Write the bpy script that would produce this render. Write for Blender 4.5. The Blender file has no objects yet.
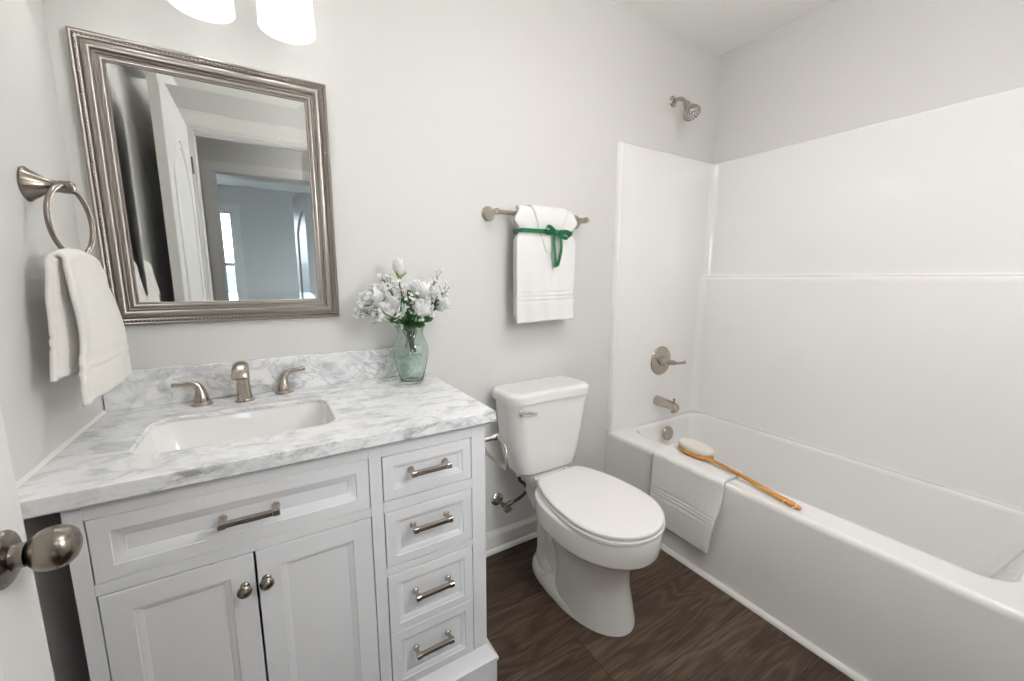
import bpy, bmesh, math, random
from mathutils import Vector, Matrix
random.seed(7)
PI = math.pi
S = bpy.context.scene
COL = S.collection

# ------------------------------------------------------------------ camera
def make_camera():
    yaw, pitch, roll = math.radians(31.351), math.radians(8.715), math.radians(0.067)
    F = Vector((math.sin(yaw)*math.cos(pitch), math.cos(yaw)*math.cos(pitch), -math.sin(pitch)))
    Rt = Vector((math.cos(yaw), -math.sin(yaw), 0)); Up = Rt.cross(F)
    R2 = math.cos(roll)*Rt + math.sin(roll)*Up; U2 = -math.sin(roll)*Rt + math.cos(roll)*Up
    M = Matrix(((R2.x, U2.x, -F.x, 0.3926), (R2.y, U2.y, -F.y, -1.475), (R2.z, U2.z, -F.z, 1.2266), (0, 0, 0, 1)))
    cd = bpy.data.cameras.new('camera'); cd.sensor_width = 36; cd.lens = 403.35/1024*36
    cd.clip_start = 0.01; cd.clip_end = 100
    co = bpy.data.objects.new('camera', cd); COL.objects.link(co); co.matrix_world = M
    S.camera = co
make_camera()

# ------------------------------------------------------------------ world and exposure
S.view_settings.view_transform = 'Standard'
S.view_settings.look = 'None'
S.view_settings.gamma = 1
S.view_settings.use_curve_mapping = False
S.view_settings.exposure = 0.0
W = bpy.data.worlds.new('sky'); S.world = W; W.use_nodes = True
wn = W.node_tree; wn.nodes.clear()
wo = wn.nodes.new('ShaderNodeOutputWorld'); wb = wn.nodes.new('ShaderNodeBackground')
wt = wn.nodes.new('ShaderNodeTexCoord'); wx = wn.nodes.new('ShaderNodeSeparateXYZ'); wr = wn.nodes.new('ShaderNodeValToRGB')
wn.links.new(wt.outputs['Generated'], wx.inputs[0]); wn.links.new(wx.outputs['Z'], wr.inputs[0])
wr.color_ramp.elements[0].position = 0.0; wr.color_ramp.elements[0].color = (0.10, 0.14, 0.18, 1)
wr.color_ramp.elements[1].position = 0.06; wr.color_ramp.elements[1].color = (0.80, 0.92, 1.0, 1)
wn.links.new(wr.outputs[0], wb.inputs['Color']); wb.inputs['Strength'].default_value = 11.0
wn.links.new(wb.outputs[0], wo.inputs['Surface'])

CEIL_EMIT = 13.5
FILL_LAMP_EMIT = 48.0
HALL_FILL_EMIT = 7.0
SHADE_EMIT = 0.25
BULB_EMIT = 44.0

# ------------------------------------------------------------------ materials
def lin(c):
    c /= 255.0
    return c/12.92 if c <= 0.04045 else ((c+0.055)/1.055)**2.4
def rgb(r, g, b): return (lin(r), lin(g), lin(b), 1)

def mat(name, col, rough=0.5, metal=0.0, spec=0.5, coat=0.0, bump=None, trans=0.0, ior=1.5, sheen=0.0, sss=0.0):
    m = bpy.data.materials.new(name); m.use_nodes = True
    nt = m.node_tree; b = nt.nodes['Principled BSDF']
    b.inputs['Base Color'].default_value = col; b.inputs['Roughness'].default_value = rough
    b.inputs['Metallic'].default_value = metal; b.inputs['Specular IOR Level'].default_value = spec
    b.inputs['Coat Weight'].default_value = coat; b.inputs['Coat Roughness'].default_value = 0.04
    b.inputs['Transmission Weight'].default_value = trans; b.inputs['IOR'].default_value = ior
    b.inputs['Sheen Weight'].default_value = sheen
    if sss: b.inputs['Subsurface Weight'].default_value = sss; b.inputs['Subsurface Radius'].default_value = (1, 1, 1); b.inputs['Subsurface Scale'].default_value = 0.006
    if bump:
        scale, strength, dist = bump[:3]
        tc = nt.nodes.new('ShaderNodeTexCoord'); n = nt.nodes.new('ShaderNodeTexNoise'); bp = nt.nodes.new('ShaderNodeBump')
        mp = nt.nodes.new('ShaderNodeMapping')
        if len(bump) > 3: mp.inputs['Scale'].default_value = bump[3]
        nt.links.new(tc.outputs['Object'], mp.inputs[0]); nt.links.new(mp.outputs[0], n.inputs['Vector'])
        n.inputs['Scale'].default_value = scale; n.inputs['Detail'].default_value = 4
        bp.inputs['Strength'].default_value = strength; bp.inputs['Distance'].default_value = dist
        nt.links.new(n.outputs['Fac'], bp.inputs['Height']); nt.links.new(bp.outputs[0], b.inputs['Normal'])
    return m

def glow(name, col, strength):
    m = bpy.data.materials.new(name); m.use_nodes = True
    b = m.node_tree.nodes['Principled BSDF']
    b.inputs['Base Color'].default_value = (0.9, 0.9, 0.88, 1); b.inputs['Roughness'].default_value = 0.3
    b.inputs['Emission Color'].default_value = col; b.inputs['Emission Strength'].default_value = strength
    return m

def marble():
    m = mat('marble', (0.8, 0.8, 0.8, 1), rough=0.14, spec=0.5)
    nt = m.node_tree; b = nt.nodes['Principled BSDF']; L = nt.links.new
    tc = nt.nodes.new('ShaderNodeTexCoord')
    mp = nt.nodes.new('ShaderNodeMapping'); mp.inputs['Rotation'].default_value = (0.3, 0.2, 0.5); mp.inputs['Scale'].default_value = (1, 1.8, 1.6)
    L(tc.outputs['Object'], mp.inputs[0])
    n0 = nt.nodes.new('ShaderNodeTexNoise'); n0.inputs['Scale'].default_value = 8; n0.inputs['Detail'].default_value = 7; n0.inputs['Roughness'].default_value = 0.62
    n0.inputs['Distortion'].default_value = 1.3
    L(mp.outputs[0], n0.inputs['Vector'])
    ab = nt.nodes.new('ShaderNodeMath'); ab.operation = 'SUBTRACT'; ab.inputs[1].default_value = 0.5; L(n0.outputs['Fac'], ab.inputs[0])
    ab2 = nt.nodes.new('ShaderNodeMath'); ab2.operation = 'ABSOLUTE'; L(ab.outputs[0], ab2.inputs[0])
    cr = nt.nodes.new('ShaderNodeValToRGB'); e = cr.color_ramp.elements
    e[0].position = 0.0; e[0].color = (0.58, 0.59, 0.60, 1); e[1].position = 0.05; e[1].color = (1, 1, 1, 1)
    k = cr.color_ramp.elements.new(0.018); k.color = (0.78, 0.79, 0.80, 1)
    L(ab2.outputs[0], cr.inputs[0])
    n1 = nt.nodes.new('ShaderNodeTexNoise'); n1.inputs['Scale'].default_value = 13; n1.inputs['Detail'].default_value = 8; n1.inputs['Roughness'].default_value = 0.65
    n1.inputs['Distortion'].default_value = 0.8
    L(mp.outputs[0], n1.inputs['Vector'])
    c1 = nt.nodes.new('ShaderNodeValToRGB'); e = c1.color_ramp.elements
    e[0].position = 0.34; e[0].color = (0.60, 0.61, 0.63, 1); e[1].position = 0.53; e[1].color = (0.88, 0.88, 0.88, 1)
    L(n1.outputs['Fac'], c1.inputs[0])
    n2 = nt.nodes.new('ShaderNodeTexNoise'); n2.inputs['Scale'].default_value = 3.0; n2.inputs['Detail'].default_value = 3
    L(tc.outputs['Object'], n2.inputs['Vector'])
    c2 = nt.nodes.new('ShaderNodeValToRGB'); c2.color_ramp.elements[0].position = 0.38; c2.color_ramp.elements[1].position = 0.62
    L(n2.outputs['Fac'], c2.inputs[0])
    mx0 = nt.nodes.new('ShaderNodeMix'); mx0.data_type = 'RGBA'; mx0.inputs['A'].default_value = (1, 1, 1, 1)
    L(c2.outputs[0], mx0.inputs['Factor']); L(cr.outputs[0], mx0.inputs['B'])
    mx = nt.nodes.new('ShaderNodeMix'); mx.data_type = 'RGBA'; mx.blend_type = 'MULTIPLY'; mx.inputs['Factor'].default_value = 0.85
    L(c1.outputs[0], mx.inputs['A']); L(mx0.outputs['Result'], mx.inputs['B'])
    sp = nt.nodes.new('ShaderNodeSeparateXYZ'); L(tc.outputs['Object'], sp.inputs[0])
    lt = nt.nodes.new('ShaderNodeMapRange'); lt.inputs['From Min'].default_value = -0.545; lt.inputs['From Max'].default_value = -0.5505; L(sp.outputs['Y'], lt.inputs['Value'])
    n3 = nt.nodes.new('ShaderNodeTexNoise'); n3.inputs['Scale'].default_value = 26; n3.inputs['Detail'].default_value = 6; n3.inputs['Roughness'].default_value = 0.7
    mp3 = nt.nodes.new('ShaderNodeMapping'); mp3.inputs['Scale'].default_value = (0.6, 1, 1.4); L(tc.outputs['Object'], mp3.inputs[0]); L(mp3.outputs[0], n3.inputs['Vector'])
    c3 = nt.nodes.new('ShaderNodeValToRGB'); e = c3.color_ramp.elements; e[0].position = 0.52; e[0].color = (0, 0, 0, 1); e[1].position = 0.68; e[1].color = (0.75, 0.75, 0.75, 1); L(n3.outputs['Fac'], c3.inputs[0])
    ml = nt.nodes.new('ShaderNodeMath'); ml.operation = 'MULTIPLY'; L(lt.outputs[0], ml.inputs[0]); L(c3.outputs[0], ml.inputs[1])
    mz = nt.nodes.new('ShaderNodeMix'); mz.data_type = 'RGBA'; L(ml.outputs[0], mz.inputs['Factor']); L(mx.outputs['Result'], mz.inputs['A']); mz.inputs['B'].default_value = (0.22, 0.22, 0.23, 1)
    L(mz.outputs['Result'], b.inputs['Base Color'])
    return m

def planks():
    m = mat('dark_oak_planks', (0.1, 0.08, 0.06, 1), rough=0.42, spec=0.35)
    nt = m.node_tree; b = nt.nodes['Principled BSDF']; L = nt.links.new
    tc = nt.nodes.new('ShaderNodeTexCoord'); mp = nt.nodes.new('ShaderNodeMapping')
    mp.inputs['Location'].default_value = (0.0, 0.075, 0)
    L(tc.outputs['Object'], mp.inputs[0])
    br = nt.nodes.new('ShaderNodeTexBrick')
    br.inputs['Scale'].default_value = 1; br.inputs['Brick Width'].default_value = 1.22; br.inputs['Row Height'].default_value = 0.235
    br.inputs['Mortar Size'].default_value = 0.0012; br.inputs['Mortar Smooth'].default_value = 0.2; br.inputs['Bias'].default_value = 0
    br.offset = 0.37
    br.inputs['Color1'].default_value = (0, 0, 0, 1); br.inputs['Color2'].default_value = (1, 1, 1, 1); br.inputs['Mortar'].default_value = (0.5, 0.5, 0.5, 1)
    L(mp.outputs[0], br.inputs['Vector'])
    # every plank gets its own piece of grain
    cx = nt.nodes.new('ShaderNodeCombineXYZ'); ml = nt.nodes.new('ShaderNodeMath'); ml.operation = 'MULTIPLY'; ml.inputs[1].default_value = 7.3
    L(br.outputs['Color'], ml.inputs[0]); L(ml.outputs[0], cx.inputs[0]); L(ml.outputs[0], cx.inputs[2])
    va = nt.nodes.new('ShaderNodeVectorMath'); L(tc.outputs['Object'], va.inputs[0]); L(cx.outputs[0], va.inputs[1])
    m1 = nt.nodes.new('ShaderNodeMapping'); m1.inputs['Scale'].default_value = (0.9, 5.5, 1); L(va.outputs[0], m1.inputs[0])
    w = nt.nodes.new('ShaderNodeTexNoise'); w.inputs['Scale'].default_value = 1.6; w.inputs['Detail'].default_value = 2; w.inputs['Distortion'].default_value = 0.5
    L(m1.outputs[0], w.inputs['Vector'])
    sn = nt.nodes.new('ShaderNodeMath'); sn.operation = 'MULTIPLY'; sn.inputs[1].default_value = 70; L(w.outputs['Fac'], sn.inputs[0])
    sn2 = nt.nodes.new('ShaderNodeMath'); sn2.operation = 'SINE'; L(sn.outputs[0], sn2.inputs[0])
    m2 = nt.nodes.new('ShaderNodeMapping'); m2.inputs['Scale'].default_value = (5, 90, 1); L(va.outputs[0], m2.inputs[0])
    g = nt.nodes.new('ShaderNodeTexNoise'); g.inputs['Scale'].default_value = 1.5; g.inputs['Detail'].default_value = 5; g.inputs['Roughness'].default_value = 0.65
    L(m2.outputs[0], g.inputs['Vector'])
    m3 = nt.nodes.new('ShaderNodeMapping'); m3.inputs['Scale'].default_value = (1.5, 6, 1); L(va.outputs[0], m3.inputs[0])
    g2 = nt.nodes.new('ShaderNodeTexNoise'); g2.inputs['Scale'].default_value = 1.4; g2.inputs['Detail'].default_value = 4
    L(m3.outputs[0], g2.inputs['Vector'])
    def math2(op, a, bb):
        n = nt.nodes.new('ShaderNodeMath'); n.operation = op
        for i, v in enumerate((a, bb)):
            if isinstance(v, (int, float)): n.inputs[i].default_value = v
            else: L(v, n.inputs[i])
        return n.outputs[0]
    t = math2('MULTIPLY', sn2.outputs[0], 0.11)
    t = math2('ADD', t, math2('MULTIPLY', math2('SUBTRACT', g.outputs['Fac'], 0.5), 0.85))
    t = math2('ADD', t, math2('MULTIPLY', math2('SUBTRACT', g2.outputs['Fac'], 0.5), 0.9))
    t = math2('ADD', t, math2('MULTIPLY', math2('SUBTRACT', br.outputs['Color'], 0.5), 0.30))
    t = math2('ADD', t, 0.5)
    cr = nt.nodes.new('ShaderNodeValToRGB'); e = cr.color_ramp.elements
    e[0].position = 0.1; e[0].color = rgb(46, 34, 26); e[1].position = 0.95; e[1].color = rgb(116, 97, 82)
    k = cr.color_ramp.elements.new(0.5); k.color = rgb(76, 60, 48)
    L(t, cr.inputs[0])
    mx = nt.nodes.new('ShaderNodeMix'); mx.data_type = 'RGBA'; L(br.outputs['Fac'], mx.inputs['Factor'])
    L(cr.outputs[0], mx.inputs['A']); mx.inputs['B'].default_value = rgb(38, 30, 25)
    L(mx.outputs['Result'], b.inputs['Base Color'])
    bp = nt.nodes.new('ShaderNodeBump'); bp.inputs['Strength'].default_value = 0.25; bp.inputs['Distance'].default_value = 0.002
    L(t, bp.inputs['Height']); L(bp.outputs[0], b.inputs['Normal'])
    return m

def bamboo():
    m = mat('bamboo', rgb(214, 150, 70), rough=0.35)
    nt = m.node_tree; b = nt.nodes['Principled BSDF']; L = nt.links.new
    tc = nt.nodes.new('ShaderNodeTexCoord'); mp = nt.nodes.new('ShaderNodeMapping'); mp.inputs['Scale'].default_value = (120, 6, 60)
    n = nt.nodes.new('ShaderNodeTexNoise'); n.inputs['Scale'].default_value = 1; n.inputs['Detail'].default_value = 3
    cr = nt.nodes.new('ShaderNodeValToRGB'); e = cr.color_ramp.elements
    e[0].position = 0.35; e[0].color = rgb(176, 106, 38); e[1].position = 0.65; e[1].color = rgb(232, 172, 88)
    L(tc.outputs['Object'], mp.inputs[0]); L(mp.outputs[0], n.inputs['Vector']); L(n.outputs['Fac'], cr.inputs[0]); L(cr.outputs[0], b.inputs['Base Color'])
    return m

M = {}
M['paint'] = mat('greige_wall_paint', rgb(221, 219, 216), rough=0.6, spec=0.3, bump=(220, 0.05, 0.0005))
M['ceiling'] = mat('ceiling_paint', rgb(246, 245, 242), rough=0.8, spec=0.2, bump=(180, 0.05, 0.0005))
M['trim'] = mat('white_trim_paint', rgb(232, 230, 226), rough=0.3, bump=(60, 0.02, 0.0004))
M['cabinet'] = mat('white_cabinet_paint', rgb(233, 233, 235), rough=0.33, bump=(40, 0.02, 0.0003))
M['dark'] = mat('shadow_gap', rgb(90, 88, 86), rough=0.8)
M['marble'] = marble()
M['floor'] = planks()
M['carpet'] = mat('beige_carpet', rgb(168, 158, 146), rough=0.95, bump=(400, 0.4, 0.003))
M['acrylic'] = mat('white_acrylic', rgb(244, 242, 240), rough=0.06, spec=0.6, coat=0.5, bump=(5, 0.04, 0.002))
M['ceramic'] = mat('white_ceramic', rgb(240, 239, 236), rough=0.08, spec=0.5, coat=0.3)
M['seat'] = mat('white_seat_plastic', rgb(240, 238, 235), rough=0.2)
M['nickel'] = mat('brushed_nickel', rgb(184, 175, 165), rough=0.22, metal=1.0, bump=(60, 0.03, 0.0003, (1, 1, 14)))
M['dark_nickel'] = mat('satin_nickel', rgb(140, 132, 124), rough=0.24, metal=1.0)
M['chrome'] = mat('chrome', rgb(214, 212, 210), rough=0.1, metal=1.0)
M['braid'] = mat('braided_steel', rgb(92, 84, 77), rough=0.35, metal=0.9, bump=(900, 0.6, 0.001))
M['silver_frame'] = mat('antique_silver_leaf', rgb(156, 149, 143), rough=0.34, metal=0.8, bump=(30, 0.25, 0.002, (1, 1, 1)))
M['mirror'] = mat('mirror_silver', (0.83, 0.85, 0.84, 1), rough=0.0, metal=1.0)
M['terry'] = mat('white_terry', rgb(240, 239, 237), rough=0.95, spec=0.1, bump=(240, 0.5, 0.004), sheen=0.25)
M['terry_warm'] = mat('ivory_terry', rgb(236, 233, 228), rough=0.95, spec=0.1, bump=(240, 0.5, 0.004), sheen=0.25)
M['ribbon'] = mat('green_satin', rgb(10, 112, 66), rough=0.28, spec=0.6, bump=(200, 0.05, 0.0005))
M['vase'] = mat('green_glass', rgb(228, 239, 232), rough=0.03, trans=1.0, ior=1.45, bump=(14, 0.05, 0.003))
M['petal'] = mat('white_petal', rgb(252, 252, 250), rough=0.6, bump=(80, 0.1, 0.001), sss=0.5)
M['leaf'] = mat('leaf_green', rgb(44, 92, 40), rough=0.5, bump=(60, 0.1, 0.001))
M['sepal'] = mat('sepal_green', rgb(116, 148, 52), rough=0.5, bump=(60, 0.1, 0.001))
M['stem'] = mat('stem_green', rgb(44, 82, 46), rough=0.5, bump=(60, 0.1, 0.001))
M['twig'] = mat('twig', rgb(92, 96, 74), rough=0.6, bump=(60, 0.1, 0.001))
M['bamboo'] = bamboo()
M['bristle'] = mat('cream_bristle', rgb(244, 236, 226), rough=0.9, bump=(500, 0.9, 0.003))
M['cord'] = mat('white_cord', rgb(238, 234, 226), rough=0.9, bump=(300, 0.3, 0.001))
M['rubber'] = mat('grey_nozzle', rgb(82, 80, 78), rough=0.5, bump=(100, 0.1, 0.001))
M['shade'] = glow('lit_opal_glass', (1.0, 1.0, 0.985, 1), SHADE_EMIT)
nt_ = M['shade'].node_tree; mx_ = nt_.nodes.new('ShaderNodeMixShader'); tr_ = nt_.nodes.new('ShaderNodeBsdfTransparent'); mx_.inputs[0].default_value = 0.30
nt_.links.new(nt_.nodes['Principled BSDF'].outputs[0], mx_.inputs[1]); nt_.links.new(tr_.outputs[0], mx_.inputs[2]); nt_.links.new(mx_.outputs[0], nt_.nodes['Material Output'].inputs['Surface'])
M['bulb'] = glow('lit_bulb', (0.98, 1.0, 0.98, 1), BULB_EMIT)
M['diffuser'] = glow('lit_diffuser', (1.0, 1.0, 1.0, 1), CEIL_EMIT)
M['fill_lamp_glass'] = glow('lit_fill_lamp_glass', (1.0, 1.0, 1.0, 1), FILL_LAMP_EMIT)
M['hall_fill_diffuser'] = glow('lit_hall_fill_diffuser', (1.0, 0.99, 0.98, 1), HALL_FILL_EMIT)
M['caulk'] = mat('white_caulk', rgb(236, 235, 232), rough=0.4, bump=(80, 0.1, 0.0005))
gm = M['window_glass'] = mat('window_glass', (1, 1, 1, 1), rough=0.0, trans=1.0, ior=1.01)

# ------------------------------------------------------------------ object helpers
def empty(name, loc, label=None, cat=None, group=None, kind=None):
    o = bpy.data.objects.new(name, None); COL.objects.link(o); o.location = loc; o.empty_display_size = 0.05
    tag(o, label, cat, group, kind); return o
def tag(o, label=None, cat=None, group=None, kind=None):
    if label: o['label'] = label
    if cat: o['category'] = cat
    if group: o['group'] = group
    if kind: o['kind'] = kind
    return o
def world_loc(o):
    v = Vector((0, 0, 0))
    while o is not None: v = v + o.location; o = o.parent
    return v
def obj(name, bm, m, parent=None, smooth=35, origin=None):
    """Link bm (built in world coordinates) as one mesh object."""
    bmesh.ops.recalc_face_normals(bm, faces=bm.faces[:])
    base = world_loc(parent) if parent else Vector((0, 0, 0))
    org = Vector(origin) if origin is not None else Vector((0, 0, 0))
    if parent is None or origin is not None: sh = org
    else: sh = base
    bm.transform(Matrix.Translation(-sh))
    me = bpy.data.meshes.new(name); bm.to_mesh(me); bm.free()
    if smooth:
        me.polygons.foreach_set('use_smooth', [True]*len(me.polygons))
        if smooth < 180: me.set_sharp_from_angle(angle=math.radians(smooth))
    me.materials.append(m)
    o = bpy.data.objects.new(name, me); COL.objects.link(o)
    if 0 < smooth < 180:
        wm = o.modifiers.new('weighted_normals', 'WEIGHTED_NORMAL'); wm.keep_sharp = True; wm.weight = 100
    if parent: o.parent = parent; o.location = sh - base
    else: o.location = sh
    return o
def struct(name, bm, m, **k):
    o = obj(name, bm, m, **k); o['kind'] = 'structure'; return o

def box(bm, x0, x1, y0, y1, z0, z1, bev=0.0, seg=2):
    r = bmesh.ops.create_cube(bm, size=1.0); vs = r['verts']
    for v in vs:
        v.co = Vector(((x0+x1)/2 + v.co.x*(x1-x0), (y0+y1)/2 + v.co.y*(y1-y0), (z0+z1)/2 + v.co.z*(z1-z0)))
    if bev > 0:
        es = list({e for v in vs for e in v.link_edges})
        bmesh.ops.bevel(bm, geom=es, offset=bev, segments=seg, profile=0.6, affect='EDGES', clamp_overlap=True)
    return bm
def loft(bm, rings, closed=True, cap0=True, cap1=True, loop=False):
    """rings: lists of points, equal counts."""
    V = [[bm.verts.new(p) for p in r] for r in rings]
    n = len(V[0]); pairs = list(zip(V, V[1:])) + ([(V[-1], V[0])] if loop else [])
    for a, b in pairs:
        for i in range(n if closed else n-1):
            j = (i+1) % n
            try: bm.faces.new((a[i], a[j], b[j], b[i]))
            except ValueError: pass
    if closed and not loop:
        if cap0: bm.faces.new(list(reversed(V[0])))
        if cap1: bm.faces.new(V[-1])
    return V
def lathe(bm, prof, center=(0, 0, 0), axis='z', n=32, cap=True):
    """prof: (radius, height) along axis. axis may be a Vector."""
    c = Vector(center)
    ax = {'x': Vector((1, 0, 0)), 'y': Vector((0, 1, 0)), 'z': Vector((0, 0, 1))}[axis] if isinstance(axis, str) else Vector(axis).normalized()
    q = Vector((0, 0, 1)).rotation_difference(ax)
    rings = [[c + q @ Vector((max(r, 1e-5)*math.cos(2*PI*i/n), max(r, 1e-5)*math.sin(2*PI*i/n), h)) for i in range(n)] for r, h in prof]
    loft(bm, rings, True, cap, cap); return bm
def frames(path):
    P = [Vector(p) for p in path]; T = []
    for i in range(len(P)):
        a = P[max(i-1, 0)]; b = P[min(i+1, len(P)-1)]; T.append((b-a).normalized())
    up = Vector((0, 0, 1)) if abs(T[0].z) < 0.9 else Vector((0, 1, 0))
    N = [(up - T[0]*up.dot(T[0])).normalized()]
    for i in range(1, len(P)):
        q = T[i-1].rotation_difference(T[i]); v = q @ N[-1]; N.append((v - T[i]*v.dot(T[i])).normalized())
    return P, T, N
def tube(bm, path, r, n=12, closed=False, flat=1.0):
    """r: number or list of radii (or (rn, rb) pairs); round tube along path."""
    if closed:
        path = list(path); P, T, N = frames(path + [path[0], path[1]]); m = len(path)
        P, T, N = P[:m], T[:m], N[:m]; P0 = [Vector(p) for p in path]
        T = [(P0[(i+1) % m]-P0[i-1]).normalized() for i in range(m)]
    else: P, T, N = frames(path)
    rs = r if isinstance(r, (list, tuple)) else [r]*len(P)
    rings = []
    for p, t, nn, rr in zip(P, T, N, rs):
        bb = t.cross(nn); ra, rb = rr if isinstance(rr, (list, tuple)) else (rr, rr*flat)
        rings.append([p + nn*ra*math.cos(2*PI*i/n) + bb*rb*math.sin(2*PI*i/n) for i in range(n)])
    loft(bm, rings, True, loop=closed); return bm
def catmull(pts, k=6):
    P = [Vector(p) for p in pts]; out = []
    for i in range(len(P)-1):
        p0 = P[max(i-1, 0)]; p1 = P[i]; p2 = P[i+1]; p3 = P[min(i+2, len(P)-1)]
        for j in range(k):
            t = j/k
            out.append(0.5*((2*p1) + (p2-p0)*t + (2*p0-5*p1+4*p2-p3)*t*t + (3*p1-p0-3*p2+p3)*t**3))
    out.append(P[-1]); return out
def rrect(x0, x1, y0, y1, r, z, k=6):
    """rounded rectangle ring in the xy plane at height z (same count for equal k)."""
    r = min(r, (x1-x0)/2-1e-4, (y1-y0)/2-1e-4); out = []
    for cx, cy, a0 in ((x1-r, y1-r, 0), (x0+r, y1-r, 90), (x0+r, y0+r, 180), (x1-r, y0+r, 270)):
        for i in range(k+1):
            a = math.radians(a0 + 90*i/k); out.append(Vector((cx+r*math.cos(a), cy+r*math.sin(a), z)))
    return out
def cloth(fn, nu, nv, thick):
    """Closed thick sheet from fn(u, v) -> point, 0..1."""
    P = [[Vector(fn(i/nu, j/nv)) for j in range(nv+1)] for i in range(nu+1)]
    N = [[None]*(nv+1) for _ in range(nu+1)]
    for i in range(nu+1):
        for j in range(nv+1):
            a = P[min(i+1, nu)][j]-P[max(i-1, 0)][j]; b = P[i][min(j+1, nv)]-P[i][max(j-1, 0)]
            N[i][j] = a.cross(b).normalized() if a.cross(b).length > 1e-12 else Vector((0, 0, 1))
    bm = bmesh.new()
    A = [[bm.verts.new(P[i][j]+N[i][j]*thick/2) for j in range(nv+1)] for i in range(nu+1)]
    B = [[bm.verts.new(P[i][j]-N[i][j]*thick/2) for j in range(nv+1)] for i in range(nu+1)]
    for i in range(nu):
        for j in range(nv):
            bm.faces.new((A[i][j], A[i+1][j], A[i+1][j+1], A[i][j+1]))
            bm.faces.new((B[i][j], B[i][j+1], B[i+1][j+1], B[i+1][j]))
    for i in range(nu):
        bm.faces.new((A[i][0], B[i][0], B[i+1][0], A[i+1][0])); bm.faces.new((A[i][nv], A[i+1][nv], B[i+1][nv], B[i][nv]))
    for j in range(nv):
        bm.faces.new((A[0][j], A[0][j+1], B[0][j+1], B[0][j])); bm.faces.new((A[nu][j], B[nu][j], B[nu][j+1], A[nu][j+1]))
    return bm
def copy_tree(o, parent=None):
    c = o.copy(); COL.objects.link(c); c.parent = parent
    for ch in list(o.children): copy_tree(ch, c)
    return c
def sm(a, b, t):
    t = max(0.0, min(1.0, (t-a)/(b-a))); return t*t*(3-2*t)
def NB(): return bmesh.new()

# ------------------------------------------------------------------ the room
XR, YF, ZC = 2.632, -1.53, 2.44
b = NB(); box(b, -0.12, XR+0.12, YF-0.12, 0.12, -0.10, 0.0); struct('floor', b, M['floor'], smooth=0)
b = NB(); box(b, -0.12, XR+0.12, YF-0.12, 0.12, ZC, ZC+0.10); struct('ceiling', b, M['ceiling'], smooth=0)
b = NB(); box(b, -0.12, XR+0.12, 0.0, 0.12, 0.0, ZC); struct('wall_back', b, M['paint'], smooth=0)
b = NB(); box(b, -0.12, 0.0, YF, 0.0, 0.0, ZC); struct('wall_left', b, M['paint'], smooth=0)
b = NB(); box(b, XR, XR+0.12, YF, 0.0, 0.0, ZC); struct('wall_right', b, M['paint'], smooth=0)
DX0, DX1, DH = 0.10, 0.83, 2.05
b = NB(); box(b, -0.12, DX0, YF-0.12, YF, 0, ZC); box(b, DX1, XR+0.12, YF-0.12, YF, 0, ZC); box(b, DX0, DX1, YF-0.12, YF, DH, ZC)
struct('wall_front', b, M['paint'], smooth=0)

# baseboard with a shoe moulding behind the toilet
def base_profile(x0, x1, y, name):
    prof = [(0, 0.0), (0.024, 0.0), (0.0235, 0.008), (0.019, 0.017), (0.013, 0.0205), (0.013, 0.075), (0.010, 0.083), (0.0075, 0.088), (0.0045, 0.097), (0, 0.099)]
    bm = NB(); loft(bm, [[(x, y-d, z) for d, z in prof] for x in (x0, x1)])
    return struct(name, bm, M['trim'])
base_profile(0.884, 1.872, 0.0, 'baseboard_back')
# quarter round along the foot of the tub
prof = [(0, 0), (-0.017, 0), (-0.0165, 0.006), (-0.013, 0.0125), (-0.006, 0.0165), (0, 0.017)]
b = NB(); loft(b, [[(1.8725+dx, y, z) for dx, z in prof] for y in (-0.026, YF)]); struct('trim_1', b, M['trim'])

# door casing of the bathroom doorway, seen in the mirror
def casing(name, x0, x1, zt, yw, side, w=0.085):
    """moulded casing on the wall face y=yw; side -1 means it projects to -y, +1 to +y"""
    prof = [(0, 0.0), (0, 0.010), (0.006, 0.013), (0.02, 0.012), (0.03, 0.016), (0.055, 0.019), (0.074, 0.019), (0.082, 0.015), (w, 0.008), (w, 0.0)]
    bm = NB()
    for half in (0,):
        rings = []
        for px, pz, mode in ((x0, 0.0, 'l'), (x0, zt, 'lt'), (x1, zt, 'rt'), (x1, 0.0, 'r')):
            ring = []
            for d, h in prof:
                dx = -d if 'l' in mode else d
                ring.append((px+dx, yw+side*h, pz + (d if 't' in mode else 0)))
            rings.append(ring)
        loft(bm, rings)
    return struct(name, bm, M['trim'])
casing('trim_2', DX0+0.004, DX1-0.004, DH-0.004, YF, 1)
casing('trim_3', DX0+0.004, DX1-0.004, DH-0.004, YF-0.12, -1)
b = NB(); box(b, DX0, DX0+0.018, YF-0.12, YF, 0, DH); box(b, DX1-0.018, DX1, YF-0.12, YF, 0, DH); box(b, DX0+0.018, DX1-0.018, YF-0.12, YF, DH-0.018, DH)
box(b, DX1-0.03, DX1-0.018, YF-0.075, YF-0.04, 0, DH-0.018); box(b, DX0+0.018, DX1-0.03, YF-0.075, YF-0.04, DH-0.03, DH-0.018)
struct('trim_4', b, M['trim'], smooth=0)

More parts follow.
